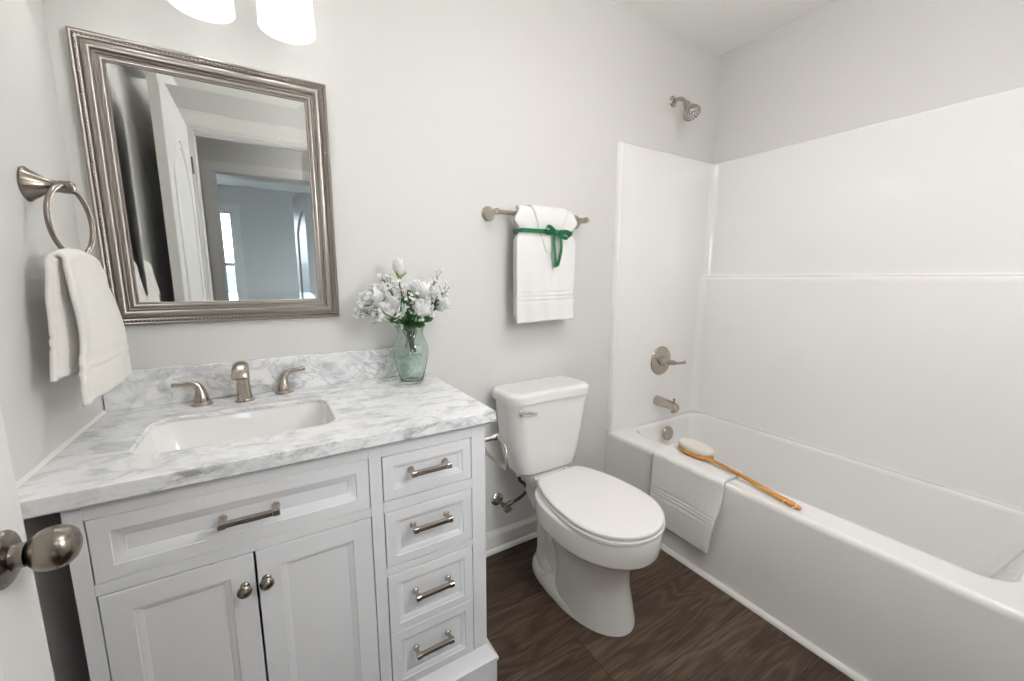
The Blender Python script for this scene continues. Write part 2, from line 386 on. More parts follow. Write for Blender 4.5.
# hall and bedroom beyond the doorway (seen in the mirror)
HY0, HY1 = YF-0.12, -2.70
BY0, BY1 = -2.82, -5.60
b = NB(); box(b, -1.6, 2.9, HY1-0.12, HY0, -0.10, 0.0); struct('floor_hall', b, M['floor'], smooth=0)
b = NB(); box(b, -1.6, 2.9, HY1-0.12, HY0, ZC, ZC+0.1); struct('ceiling_hall', b, M['ceiling'], smooth=0)
b = NB(); box(b, -1.7, -1.6, HY1, HY0, 0, ZC); struct('wall_hall_left', b, M['paint'], smooth=0)
b = NB(); box(b, 2.9, 3.0, HY1, HY0, 0, ZC); struct('wall_hall_right', b, M['paint'], smooth=0)
b = NB(); box(b, -1.6, -0.12, HY0, HY0+0.12, 0, ZC); struct('wall_hall_near', b, M['paint'], smooth=0)
b = NB(); box(b, XR+0.12, 2.9, HY0, HY0+0.12, 0, ZC); struct('wall_hall_near', b, M['paint'], smooth=0)
EX0, EX1 = 0.108, 0.90
b = NB(); box(b, -2.0, EX0, HY1-0.12, HY1, 0, ZC); box(b, EX1, 2.9, HY1-0.12, HY1, 0, ZC); box(b, EX0, EX1, HY1-0.12, HY1, DH, ZC)
struct('wall_hall_far', b, M['paint'], smooth=0)
casing('trim_5', EX0+0.004, EX1-0.004, DH-0.004, HY1, 1, 0.085)
b = NB(); box(b, EX0, EX0+0.018, HY1-0.12, HY1, 0, DH); box(b, EX1-0.018, EX1, HY1-0.12, HY1, 0, DH); box(b, EX0+0.018, EX1-0.018, HY1-0.12, HY1, DH-0.018, DH)
struct('trim_6', b, M['trim'], smooth=0)
b = NB(); box(b, -2.0, 2.3, BY1, BY0, -0.10, 0.0); struct('floor_bedroom', b, M['carpet'], smooth=0)
b = NB(); box(b, -2.0, 2.3, BY1, BY0, ZC, ZC+0.1); struct('ceiling_bedroom', b, M['ceiling'], smooth=0)
b = NB(); box(b, -2.12, -2.0, BY1, BY0, 0, ZC); struct('wall_bedroom_left', b, M['paint'], smooth=0)
b = NB(); box(b, 2.3, 2.42, BY1, -4.9, 0, ZC); box(b, 2.3, 2.42, -3.5, BY0, 0, ZC); box(b, 2.3, 2.42, -4.9, -3.5, 0, 0.7); box(b, 2.3, 2.42, -4.9, -3.5, 2.1, ZC)
struct('wall_bedroom_right', b, M['paint'], smooth=0)
WX0, WX1, WZ0, WZ1 = -0.80, 0.095, 0.62, 2.11
b = NB(); box(b, -2.12, WX0, BY1-0.14, BY1, 0, ZC); box(b, WX1, 2.42, BY1-0.14, BY1, 0, ZC); box(b, WX0, WX1, BY1-0.14, BY1, 0, WZ0); box(b, WX0, WX1, BY1-0.14, BY1, WZ1, ZC)
struct('wall_bedroom_far', b, M['paint'], smooth=0)
def window(name, f, a0, a1, z0, z1):
    """f maps (along, out, z) to a box; out>0 is into the room."""
    w = empty(name, (0, 0, 0), kind='structure')
    def bx(bm, p0, p1, o0, o1, q0, q1): box(bm, *f(p0, p1, o0, o1), q0, q1)
    bm = NB()
    bx(bm, a0-0.08, a0+0.01, 0, 0.018, z0-0.06, z1+0.08); bx(bm, a1-0.01, a1+0.08, 0, 0.018, z0-0.06, z1+0.08)
    bx(bm, a0+0.01, a1-0.01, 0, 0.018, z1-0.01, z1+0.08)
    obj('window_casing', bm, M['trim'], w, smooth=0)
    bm = NB(); bx(bm, a0-0.09, a1+0.09, -0.02, 0.05, z0-0.085, z0-0.06); bx(bm, a0+0.01, a1-0.01, 0, 0.016, z0-0.06, z0); obj('window_sill', bm, M['trim'], w, smooth=0)
    zm = (z0+z1)/2
    for k, (q0, q1, o) in enumerate(((z0, zm+0.018, -0.05), (zm-0.018, z1, -0.085))):
        bm = NB()
        bx(bm, a0, a0+0.045, o-0.03, o, q0, q1); bx(bm, a1-0.045, a1, o-0.03, o, q0, q1)
        bx(bm, a0+0.045, a1-0.045, o-0.03, o, q0, q0+0.04); bx(bm, a0+0.045, a1-0.045, o-0.03, o, q1-0.04, q1)
        s = obj('sash', bm, M['trim'], w, smooth=0)
        bm = NB(); bx(bm, a0+0.046, a1-0.046, o-0.018, o-0.012, q0+0.041, q1-0.041); obj('pane', bm, M['window_glass'], s, smooth=0)
window('window_1', lambda p0, p1, o0, o1: (p0, p1, BY1+o0, BY1+o1), WX0, WX1, WZ0, WZ1)
window('added_window', lambda p0, p1, o0, o1: (2.3-o1, 2.3-o0, p0, p1), -4.9, -3.5, 0.7, 2.1)  # unseen second window, added to bring more daylight into the bedroom

# moulded two panel door with an arched upper panel
def panel_door(name, hinge, ang, width, zt=2.03, th=0.035, knob=False):
    """Door hinged at `hinge` (x, y); at ang=0 it runs from the hinge towards +y, its showing face towards +x."""
    d = empty(name, (hinge[0], hinge[1], 0.0), kind='structure')
    hx, hy = hinge
    bm = NB(); box(bm, hx, hx+th, hy, hy+width, 0.012, zt, 0.0015, 1)
    def ridge(pts, x):
        tube(bm, [(x, hy+a, z) for a, z in pts], 0.0075, 8, closed=True)
    m = 0.115; arch = []
    for i in range(17):
        t = i/16; arch.append((width-m-(width-2*m)*t, 1.66+0.20*math.sin(PI*t)**0.9))
    top = [(m, 1.02)] + [(width-m, 1.02)] + arch
    low = [(m, 0.24), (width-m, 0.24), (width-m, 0.86), (m, 0.86)]
    inner = 0.026
    def shrink(pts):
        cx = sum(p[0] for p in pts)/len(pts); zs = [p[1] for p in pts]; zm = (min(zs)+max(zs))/2; hw = width/2-m; hz = (max(zs)-min(zs))/2
        return [(cx+(a-cx)*(hw-inner)/hw, zm+(z-zm)*(hz-inner)/hz) for a, z in pts]
    for x in (hx, hx+th):
        for pts in (top, low): ridge(pts, x); ridge(shrink(pts), x)
    obj('door_slab', bm, M['trim'], d)
    if knob:
        ky, kz = hy+width-0.062, 0.897
        for s, face in ((1, hx+th), (-1, hx)):
            k = obj('door_knob', lathe(NB(), [(0, 0), (0.011, 0), (0.011, 0.004), (0.013, 0.005), (0.013, 0.009), (0.0105, 0.010), (0.0125, 0.012), (0.018, 0.0145), (0.0225, 0.019), (0.0255, 0.0255), (0.0263, 0.033), (0.0255, 0.0405), (0.0225, 0.047), (0.0175, 0.052), (0.010, 0.0552), (0, 0.056)] if s == 1 else [(0, 0), (0.011, 0), (0.011, 0.006), (0.02, 0.01), (0.025, 0.02), (0.025, 0.028), (0.018, 0.036), (0, 0.038)], (face+s*0.012, ky, kz), Vector((s, 0, 0)), 32), M['dark_nickel'], d)
            obj('rosette', lathe(NB(), [(0.0, 0.0), (0.033, 0.0), (0.0335, 0.004), (0.031, 0.007), (0.026, 0.0095), (0.0165, 0.0115), (0.0145, 0.016), (0.0145, 0.022), (0, 0.022)], (face, ky, kz), Vector((s, 0, 0)), 36), M['dark_nickel'], k)
        bm = NB(); box(bm, hx+0.005, hx+th-0.005, hy+width-0.001, hy+width+0.0015, kz-0.028, kz+0.028); box(bm, hx+0.012, hx+th-0.012, hy+width, hy+width+0.009, kz-0.009, kz+0.009, 0.003)
        obj('latch_plate', bm, M['dark_nickel'], d)
    bm = NB()
    for z in (0.22, 1.05, 1.83):
        lathe(bm, [(0, 0), (0.006, 0), (0.006, 0.09), (0, 0.09)], (hx+th+0.003, hy-0.004, z-0.045), 'z', 12)
    obj('hinge', bm, M['dark_nickel'], d)
    d.rotation_euler = (0, 0, ang)
    return d
panel_door('door_1', (0.066, -1.475), 0.0, 0.745, knob=True)
dd = panel_door('door_2', (EX1-0.02, BY0-0.01), PI-math.radians(10), 0.745)

# ceiling vent in the bedroom
v = empty('ceiling_vent', (0.42, -4.95, ZC), 'white slotted vent in the bedroom ceiling, seen in the mirror', 'vent')
b = NB()
for x0, x1, y0, y1 in ((0.25, 0.59, -5.02, -5.0), (0.25, 0.59, -4.9, -4.88), (0.25, 0.27, -5.0, -4.9), (0.57, 0.59, -5.0, -4.9)): box(b, x0, x1, y0, y1, ZC-0.010, ZC)
obj('vent_frame', b, M['trim'], v, smooth=0)
b = NB(); box(b, 0.27, 0.57, -5.0, -4.9, ZC-0.003, ZC)
obj('vent_slot_shade', b, M['dark'], v, smooth=0)  # dark plate coloured as the shade between the louvres
for i in range(6):
    b = NB(); box(b, 0.27, 0.57, -4.995+i*0.0165, -4.987+i*0.0165, ZC-0.010, ZC-0.004); obj('louvre', b, M['trim'], v, smooth=0)

# ------------------------------------------------------------------ unseen ceiling lamps, added to light the bathroom and hall
def added_ceiling_lamp(x, y, m, label):
    cl = empty('added_ceiling_lamp', (x, y, ZC), label, 'ceiling lamp')
    obj('lamp_base', lathe(NB(), [(0, 0), (0.065, 0), (0.065, -0.012), (0.055, -0.02), (0.010, -0.024), (0.010, -0.135), (0, -0.135)], (x, y, ZC), 'z', 40), M['nickel'], cl)
    obj('diffuser', lathe(NB(), [(0, -0.130), (0.155, -0.130), (0.165, -0.138), (0.165, -0.222), (0.155, -0.232), (0, -0.235)], (x, y, ZC), 'z', 28, cap=False), m, cl, smooth=60)
added_ceiling_lamp(1.25, -1.20, M['diffuser'], 'unseen round drum ceiling lamp added to light the bathroom')
added_ceiling_lamp(0.95, -2.15, M['hall_fill_diffuser'], 'unseen round drum ceiling lamp added in the hall for fill light')  # added as fill light through the doorway

def fill_wall_lamp(x, z):  # unseen lamp behind the camera, added as frontal fill light
    w = empty('fill_wall_lamp', (x, YF, z), 'unseen white cylinder lamp added on the front wall for fill light', 'wall lamp')
    obj('backplate', lathe(NB(), [(0, 0), (0.055, 0), (0.055, 0.010), (0.045, 0.016), (0.012, 0.018), (0.012, 0.09), (0, 0.09)], (x, YF+0.0005, z-0.14), 'y', 32), M['nickel'], w)
    obj('shade', lathe(NB(), [(0, -0.14), (0.05, -0.138), (0.058, -0.125), (0.058, 0.125), (0.05, 0.138), (0, 0.14)], (x, YF+0.10, z), 'z', 28, cap=False), M['fill_lamp_glass'], w, smooth=60)
fill_wall_lamp(1.15, 1.52)

# ------------------------------------------------------------------ bathtub
XT, ZT = 1.873, 0.436
def tub():
    t = empty('bathtub', (2.2, -0.765, 0), 'white bathtub with straight front apron along the right wall', 'bathtub')
    K = 10
    xo0, xo1, yo0, yo1 = XT, 2.60, YF+0.002, -0.001
    def outer(d, z): return rrect(xo0+d, xo1, yo0, yo1, 0.004+d, z, K)
    def inner(x0, x1, y0, y1, r, z): return rrect(x0, x1, y0, y1, r, z, K)
    R = [outer(0.004, 0.0), outer(0.0, 0.02), outer(0.0, 0.412), outer(0.002, 0.424), outer(0.007, 0.432), outer(0.015, ZT),
         inner(1.972, 2.562, -1.378, -0.046, 0.095, ZT), inner(1.985, 2.556, -1.365, -0.052, 0.085, ZT), inner(1.993, 2.550, -1.357, -0.058, 0.08, 0.432), inner(2.000, 2.546, -1.350, -0.064, 0.078, 0.420),
         inner(2.006, 2.543, -1.335, -0.070, 0.08, 0.38), inner(2.018, 2.536, -1.295, -0.082, 0.09, 0.28), inner(2.032, 2.526, -1.245, -0.098, 0.10, 0.17),
         inner(2.046, 2.514, -1.205, -0.115, 0.105, 0.115), inner(2.072, 2.488, -1.165, -0.145, 0.10, 0.085), inner(2.12, 2.44, -1.10, -0.2, 0.09, 0.076)]
    bm = NB(); loft(bm, R); obj('tub_shell', bm, M['acrylic'], t, smooth=40)
    c = (2.262, -0.083, 0.370); ax = Vector((0, -1, 0.12))
    o = obj('overflow_cover', lathe(NB(), [(0, 0), (0.040, 0), (0.040, 0.008), (0.037, 0.012), (0.026, 0.0135), (0, 0.0145)], c, ax, 32), M['nickel'], t)
    obj('drain', lathe(NB(), [(0, 0), (0.035, 0), (0.034, 0.004), (0.02, 0.007), (0, 0.008)], (2.235, -0.25, 0.0755), 'z', 28), M['nickel'], t)
tub()

def surround():
    s = empty('tub_surround', (2.25, -0.02, ZT), 'glossy white moulded wall surround above the bathtub with a ledge', 'shower surround')
    def path(xr, z, d=0.0):
        """plan profile from the tub's front edge on the back wall round to the front wall; d pulls it back to the wall"""
        T = 0.022*(1-d); pts = [(XT+0.0, -0.0005), (XT+0.001, -0.010*(1-d)), (XT+0.005, -0.022*(1-d)-0.0002), (XT+0.012, -0.027*(1-d)-0.0002), (XT+0.019, -0.027*(1-d)-0.0002), (XT+0.026, -0.023*(1-d)-0.0002), (XT+0.04, -T-0.0002)]
        xr2 = xr + (XR-0.0008-xr)*d; r = 0.04
        for i in range(9):
            a = math.radians(90*i/8); pts.append((xr2-r+r*math.sin(a), -T-0.0002-r+r*math.cos(a)))
        yb = YF+T+0.0002
        for i in range(9):
            a = math.radians(90*i/8); pts.append((xr2-r+r*math.cos(a), yb+r-r*math.sin(a)))
        pts += [(XT+0.04, yb), (XT+0.026, YF+0.023*(1-d)+0.0002), (XT+0.019, YF+0.027*(1-d)+0.0002), (XT+0.012, YF+0.027*(1-d)+0.0002), (XT+0.005, YF+0.022*(1-d)+0.0002), (XT+0.001, YF+0.01*(1-d)+0.0002), (XT, YF+0.0006)]
        return [Vector((x, y, z)) for x, y in pts]
    lo, up = 2.578, 2.618
    lev = [(lo-0.004, ZT+0.0008, 0), (lo, ZT+0.012, 0), (lo, 1.215, 0), (lo+0.0015, 1.228, 0), (lo+0.006, 1.2365, 0), (lo+0.013, 1.2395, 0), (up-0.006, 1.2415, 0), (up-0.001, 1.245, 0), (up, 1.255, 0),
           (up, 1.852, 0), (up, 1.862, 0.12), (up, 1.868, 0.45), (up, 1.8705, 0.98)]
    bm = NB(); loft(bm, [path(xr, z, d) for xr, z, d in lev], closed=False)
    obj('wall_panels', bm, M['acrylic'], s, smooth=50)
surround()
# sealant line between the surround and the painted wall
# ------------------------------------------------------------------ shower fittings
FX = 2.25
YP = -0.0222
def shower():
    h = empty('shower', (2.255, 0, 2.123), 'brushed nickel shower head on a bent arm high above the tub', 'shower head')
    x = 2.252
    obj('flange', lathe(NB(), [(0, 0), (0.027, 0), (0.027, 0.004), (0.022, 0.009), (0.012, 0.014), (0, 0.014)], (x, -0.0005, 2.123), Vector((0, -1, 0)), 32), M['nickel'], h)
    pts = catmull([(x, -0.008, 2.123), (x, -0.036, 2.123), (x, -0.060, 2.113), (x, -0.082, 2.088)], 6)
    obj('arm', tube(NB(), pts, 0.0095, 14), M['nickel'], h)
    ax = Vector((0.02, -0.52, -0.855)).normalized(); c = Vector((x, -0.080, 2.091))
    hd = obj('head', lathe(NB(), [(0, 0), (0.014, 0), (0.0165, 0.008), (0.0165, 0.018), (0.019, 0.024), (0.030, 0.042), (0.040, 0.058), (0.0425, 0.066), (0.0425, 0.076), (0.039, 0.080), (0, 0.080)], c, ax, 36), M['nickel'], h)
    q = Vector((0, 0, 1)).rotation_difference(ax)
    obj('spray_face', lathe(NB(), [(0.0, 0.0802), (0.036, 0.0802), (0.035, 0.083), (0.0, 0.084)], c, ax, 32), M['chrome'], hd)
    bm = NB()
    for n, r in ((4, 0.010), (9, 0.021), (14, 0.031)):
        for i in range(n):
            a = 2*PI*i/n; p = c + q @ Vector((r*math.cos(a), r*math.sin(a), 0.083)); lathe(bm, [(0, -0.001), (0.0032, -0.001), (0.0028, 0.0025), (0, 0.003)], p, ax, 8)
    obj('nozzles', bm, M['rubber'], hd)
shower()
def valve():
    v = empty('shower_valve', (FX, YP, 0.776), 'round nickel shower valve plate with lever on the surround', 'shower valve')
    A = Vector((0, -1, 0)); c = (FX-0.005, YP-0.0005, 0.777)
    obj('escutcheon', lathe(NB(), [(0, 0), (0.080, 0), (0.081, 0.004), (0.078, 0.008), (0.060, 0.0125), (0.030, 0.017), (0, 0.018)], c, A, 48), M['nickel'], v)
    c2 = (FX-0.005, YP-0.016, 0.777)
    hub = obj('hub', lathe(NB(), [(0, 0), (0.030, 0), (0.030, 0.006), (0.025, 0.010), (0.022, 0.022), (0.021, 0.036), (0.017, 0.044), (0, 0.046)], c2, A, 32), M['nickel'], v)
    pts = catmull([(FX-0.005, YP-0.05, 0.777), (FX+0.002, YP-0.085, 0.778), (FX+0.005, YP-0.108, 0.780), (FX+0.007, YP-0.135, 0.787), (FX+0.008, YP-0.146, 0.790)], 5)
    n = len(pts); rs = [0.017-0.010*sm(0, 0.5, i/(n-1))+0.003*sm(0.6, 1, i/(n-1)) for i in range(n)]
    obj('lever', tube(NB(), pts, rs, 14), M['nickel'], v)
valve()
def spout():
    s = empty('tub_spout', (FX-0.02, YP, 0.54), 'nickel tub spout with diverter below the shower valve', 'tub spout')
    x = FX-0.02; z = 0.551
    R = []
    for y, rx, rz, dz in ((0, 0.027, 0.027, 0), (-0.004, 0.028, 0.028, 0), (-0.05, 0.0265, 0.026, -0.001), (-0.10, 0.0255, 0.0245, -0.003), (-0.118, 0.025, 0.024, -0.006), (-0.132, 0.0235, 0.022, -0.010), (-0.138, 0.019, 0.017, -0.012), (-0.140, 0.012, 0.010, -0.013)):
        R.append([(x+rx*math.cos(2*PI*i/24), YP+y-0.0005, z+dz+rz*math.sin(2*PI*i/24)) for i in range(24)])
    bm = NB(); loft(bm, R); lathe(bm, [(0, 0), (0.017, 0), (0.0155, 0.022), (0, 0.022)], (x, YP-0.118, z-0.038), 'z', 20)
    obj('spout_body', bm, M['nickel'], s)
    obj('diverter_knob', lathe(NB(), [(0, 0), (0.004, 0), (0.004, 0.010), (0.0075, 0.012), (0.0075, 0.019), (0.004, 0.021), (0, 0.021)], (x, YP-0.115, z+0.017), 'z', 16), M['nickel'], s)
spout()

# ------------------------------------------------------------------ vanity
CF = -0.53      # face of the cabinet
VX0, VX1 = 0.064, 0.881
def raised_front(bm, x0, x1, z0, z1, yf, th, fw, slope=0.012, depth=0.006):
    """frame-and-panel front: flat rim fw wide, sloped moulding, flat recessed panel; outer thickness th."""
    def rc(d, y): return [Vector((x0+d, y, z0+d)), Vector((x1-d, y, z0+d)), Vector((x1-d, y, z1-d)), Vector((x0+d, y, z1-d))]
    loft(bm, [rc(0, yf+th), rc(0, yf+0.0012), rc(0.0012, yf), rc(fw, yf), rc(fw+0.0008, yf+0.0025), rc(fw+0.0045, yf+0.003), rc(fw+slope, yf+depth), rc(fw+slope+0.001, yf+depth+0.001)])
def bar_pull(parent, xc, z, w, y0):
    h = empty_part('pull', parent)
    return h
def pull(parent, xc, z, w, y0=CF):
    """bar pull: two posts with collars and a straight bar, one mesh"""
    bm = NB(); yb = y0-0.028
    for sx in (-1, 1):
        x = xc+sx*(w/2-0.006)
        lathe(bm, [(0, 0), (0.0085, 0), (0.0085, 0.0025), (0.0065, 0.005), (0.005, 0.008), (0.005, 0.021), (0.007, 0.024), (0, 0.026)], (x, y0, z), Vector((0, -1, 0)), 16)
    box(bm, xc-w/2, xc+w/2, yb-0.0055, yb+0.0055, z-0.0055, z+0.0055, 0.002, 2)
    for k in (-1, 1):
        box(bm, xc+k*(w/2-0.006)-0.007, xc+k*(w/2-0.006)+0.007, yb-0.0068, yb+0.0068, z-0.0068, z+0.0068, 0.0015, 1)
    return obj('pull', bm, M['nickel'], parent)
def door_knob(parent, x, z):
    return obj('knob', lathe(NB(), [(0, 0), (0.009, 0), (0.009, 0.003), (0.006, 0.006), (0.006, 0.013), (0.011, 0.016), (0.0135, 0.019), (0.0135, 0.023), (0.011, 0.026), (0.0095, 0.0255), (0.006, 0.0285), (0, 0.0295)], (x, CF, z), Vector((0, -1, 0)), 24), M['dark_nickel'], parent)
def vanity():
    v = empty('vanity_cabinet', (0.47, -0.28, 0), 'white painted vanity cabinet with panelled doors and a column of drawers', 'vanity cabinet')
    b = NB(); t = 0.018
    box(b, VX0, VX0+t, CF+0.02, -0.005, 0.06, 0.838); box(b, VX1-t, VX1, CF+0.02, -0.005, 0.06, 0.838)
    box(b, VX0+t, VX1-t, CF+0.05, -0.005, 0.06, 0.078); box(b, VX0+t, VX1-t, -0.02, -0.005, 0.078, 0.838)
    box(b, 0.58, 0.592, CF+0.05, -0.02, 0.078, 0.69)
    obj('carcass', b, M['cabinet'], v, smooth=0)
    y0, y1 = CF, CF+0.02
    b = NB()
    for x0, x1, z0, z1 in ((VX0, 0.0895, 0.06, 0.838), (0.8395, VX1, 0.06, 0.838), (0.5715, 0.600, 0.06, 0.838), (0.0895, 0.5715, 0.806, 0.838), (0.600, 0.8395, 0.802, 0.838),
                           (0.0895, 0.5715, 0.657, 0.681), (0.600, 0.8395, 0.656, 0.684), (0.600, 0.8395, 0.482, 0.503), (0.0895, 0.5715, 0.06, 0.118), (0.600, 0.8395, 0.06, 0.138)):
        box(b, x0, x1, y0, y1, z0, z1, 0.0008, 1)
    obj('face_frame', b, M['cabinet'], v)
    # plinth with sloped top moulding, wrapped round the right side
    b = NB(); rings = []
    for d, z in ((0.022, 0.0), (0.022, 0.094), (0.026, 0.096), (0.026, 0.106), (0.019, 0.112), (0.010, 0.124), (0.004, 0.137), (0.0005, 0.142)):
        rings.append([(VX0-d*0.5, -0.03, z), (VX0-d*0.5, CF-d, z), (VX1+d, CF-d, z), (VX1+d, -0.03, z)])
    loft(b, rings); obj('plinth', b, M['cabinet'], v, smooth=20)
    g = 0.0022; th = 0.02
    def front(name, x0, x1, panels, fw, **k):
        bm = NB()
        for z0, z1 in panels: raised_front(bm, x0+g, x1-g, z0, z1, CF-0.001, th, fw, **k)
        return obj(name, bm, M['cabinet'], v, smooth=30)
    w = front('false_drawer_front', 0.0895, 0.5715, [(0.681+g*0.3, 0.806-g*0.3)], 0.028, slope=0.018, depth=0.008); pull(w, 0.331, 0.747, 0.105)
    d = front('door', 0.0895, 0.3305, [(0.118+g, 0.657-g)], 0.043); door_knob(d, 0.3085, 0.585)
    d = front('door', 0.3305, 0.5715, [(0.118+g, 0.657-g)], 0.043); door_knob(d, 0.3485, 0.587)
    for z0, z1, zp in ((0.684, 0.802, 0.753), (0.503, 0.656, 0.603)):
        w = front('drawer', 0.600, 0.8395, [(z0+g, z1-g)], 0.025); pull(w, 0.7165, zp, 0.103)
    w = front('deep_drawer', 0.600, 0.8395, [(0.312, 0.482-g), (0.138+g, 0.312)], 0.025)
    w['label'] = 'deep double-panelled drawer with two pulls'
    pull(w, 0.7165, 0.413, 0.103); pull(w, 0.7125, 0.243, 0.103)
vanity()

HC = 0.8716; HB = 0.8385
def counter():
    K = 8; x0, x1, y0, y1 = 0.003, 0.906, -0.551, -0.003
    o = lambda d, z: rrect(x0+d, x1-d, y0+d, y1-d, 0.003, z, K)
    i = lambda d, z: rrect(0.128-d, 0.522+d, -0.425-d, -0.165+d, 0.05+d, z, K)
    bm = NB(); loft(bm, [o(0.004, HB), o(0, HB+0.004), o(0, HC-0.004), o(0.0015, HC-0.001), o(0.004, HC), i(0.003, HC), i(0, HC-0.003), i(0, HC-0.0125), i(0.03, HC-0.0125), i(0.03, HB)], loop=True)
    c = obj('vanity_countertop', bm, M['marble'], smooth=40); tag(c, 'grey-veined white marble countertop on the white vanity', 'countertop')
    bm = NB(); box(bm, 0.003, 0.884, -0.022, -0.0015, HC+0.0003, 0.978, 0.0025, 2)
    c = obj('marble_backsplash', bm, M['marble']); tag(c, 'low grey marble backsplash against the wall under the mirror', 'backsplash')
    bm = NB(); loft(bm, [[(0.0003, y, HC+0.0002), (0.0065, y, HC+0.0003), (0.004, y, HC+0.0035), (0.0003, y, HC+0.007)] for y in (-0.551, -0.023)])
    struct('trim_7', bm, M['caulk'])
    r = lambda d, rr, z: rrect(0.128-d, 0.522+d, -0.425-d, -0.165+d, rr, z, K)
    s = empty('undermount_sink', (0.325, -0.29, 0.70), 'white rectangular basin set under the marble countertop', 'sink')
    T_ = HC-0.0130
    bm = NB(); loft(bm, [r(0.024, 0.07, T_), r(0.004, 0.054, T_), r(0.001, 0.05, T_-0.003), r(-0.003, 0.05, T_-0.03), r(-0.012, 0.055, T_-0.085), r(-0.03, 0.06, T_-0.112), r(-0.06, 0.05, T_-0.122), r(-0.11, 0.02, T_-0.126),
                           r(-0.11, 0.02, T_-0.138), r(-0.04, 0.06, T_-0.134), r(-0.002, 0.06, T_-0.095), r(0.008, 0.06, T_-0.02), r(0.024, 0.07, T_-0.012)], loop=True, cap0=False, cap1=False)
    # basin floor
    bm.verts.ensure_lookup_table()
    n = 4*(K+1); a = [bm.verts[7*n+k] for k in range(n)]; bm.faces.new(a); a = [bm.verts[8*n+k] for k in range(n)]; bm.faces.new(list(reversed(a)))
    obj('basin', bm, M['ceramic'], s, smooth=45)
    obj('drain', lathe(NB(), [(0, 0), (0.022, 0), (0.021, 0.003), (0.012, 0.0045), (0, 0.005)], (0.325, -0.29, T_-0.1258), 'z', 24), M['nickel'], s)
counter()

def faucet():
    f = empty('basin_faucet', (0.318, -0.085, HC), 'brushed nickel basin spout in the middle behind the sink', 'faucet', 'widespread basin faucet')
    c = (0.318, -0.085, HC)
    obj('base_ring', lathe(NB(), [(0, 0), (0.025, 0), (0.025, 0.003), (0.0215, 0.007), (0.018, 0.009), (0, 0.009)], c, 'z', 32), M['nickel'], f)
    P = [(-0.085, 0.006), (-0.085, 0.03), (-0.085, 0.055), (-0.088, 0.078), (-0.096, 0.097), (-0.111, 0.110), (-0.130, 0.113), (-0.150, 0.106), (-0.165, 0.094), (-0.172, 0.083)]
    W_ = [0.0205, 0.018, 0.0165, 0.016, 0.0165, 0.018, 0.0195, 0.0205, 0.021, 0.021]
    H_ = [0.0205, 0.018, 0.0165, 0.0155, 0.0145, 0.0125, 0.0115, 0.011, 0.0105, 0.010]
    pts = catmull([(0.318, y, HC+z) for y, z in P], 4); n = len(pts)
    def ip(a, i): t = i/(n-1)*(len(a)-1); k = min(int(t), len(a)-2); return a[k]+(a[k+1]-a[k])*(t-k)
    obj('spout', tube(NB(), pts, [(ip(H_, i), ip(W_, i)) for i in range(n)], 24), M['nickel'], f, smooth=60)
    for sx, x, y, rise, lab in ((-1, 0.216, -0.072, 0.0, 'nickel faucet lever pointing left, behind the left end of the sink'), (1, 0.421, -0.052, 0.006, 'nickel faucet lever pointing right, behind the right end of the sink')):
        h = empty('lever_tap', (x, y, HC), lab, 'tap', 'widespread basin faucet')
        obj('base_ring', lathe(NB(), [(0, 0), (0.0255, 0), (0.0255, 0.003), (0.022, 0.007), (0.019, 0.010), (0, 0.010)], (x, y, HC), 'z', 32), M['nickel'], h)
        pts = catmull([(x, y, HC+0.006), (x, y, HC+0.025), (x+sx*0.001, y, HC+0.043), (x+sx*0.007, y, HC+0.057), (x+sx*0.020, y-0.002, HC+0.063+rise*0.4), (x+sx*0.038, y-0.004, HC+0.064+rise), (x+sx*0.062, y-0.006, HC+0.0655+rise*1.2)], 4)
        m = len(pts); R = []
        for i in range(m):
            t = i/(m-1); R.append((0.0195-0.0095*sm(0, 0.5, t)-0.0065*sm(0.5, 0.9, t), 0.0195-0.0095*sm(0, 0.5, t)-0.003*sm(0.5, 0.9, t)))
        obj('lever', tube(NB(), pts, R, 20), M['nickel'], h, smooth=60)
faucet()

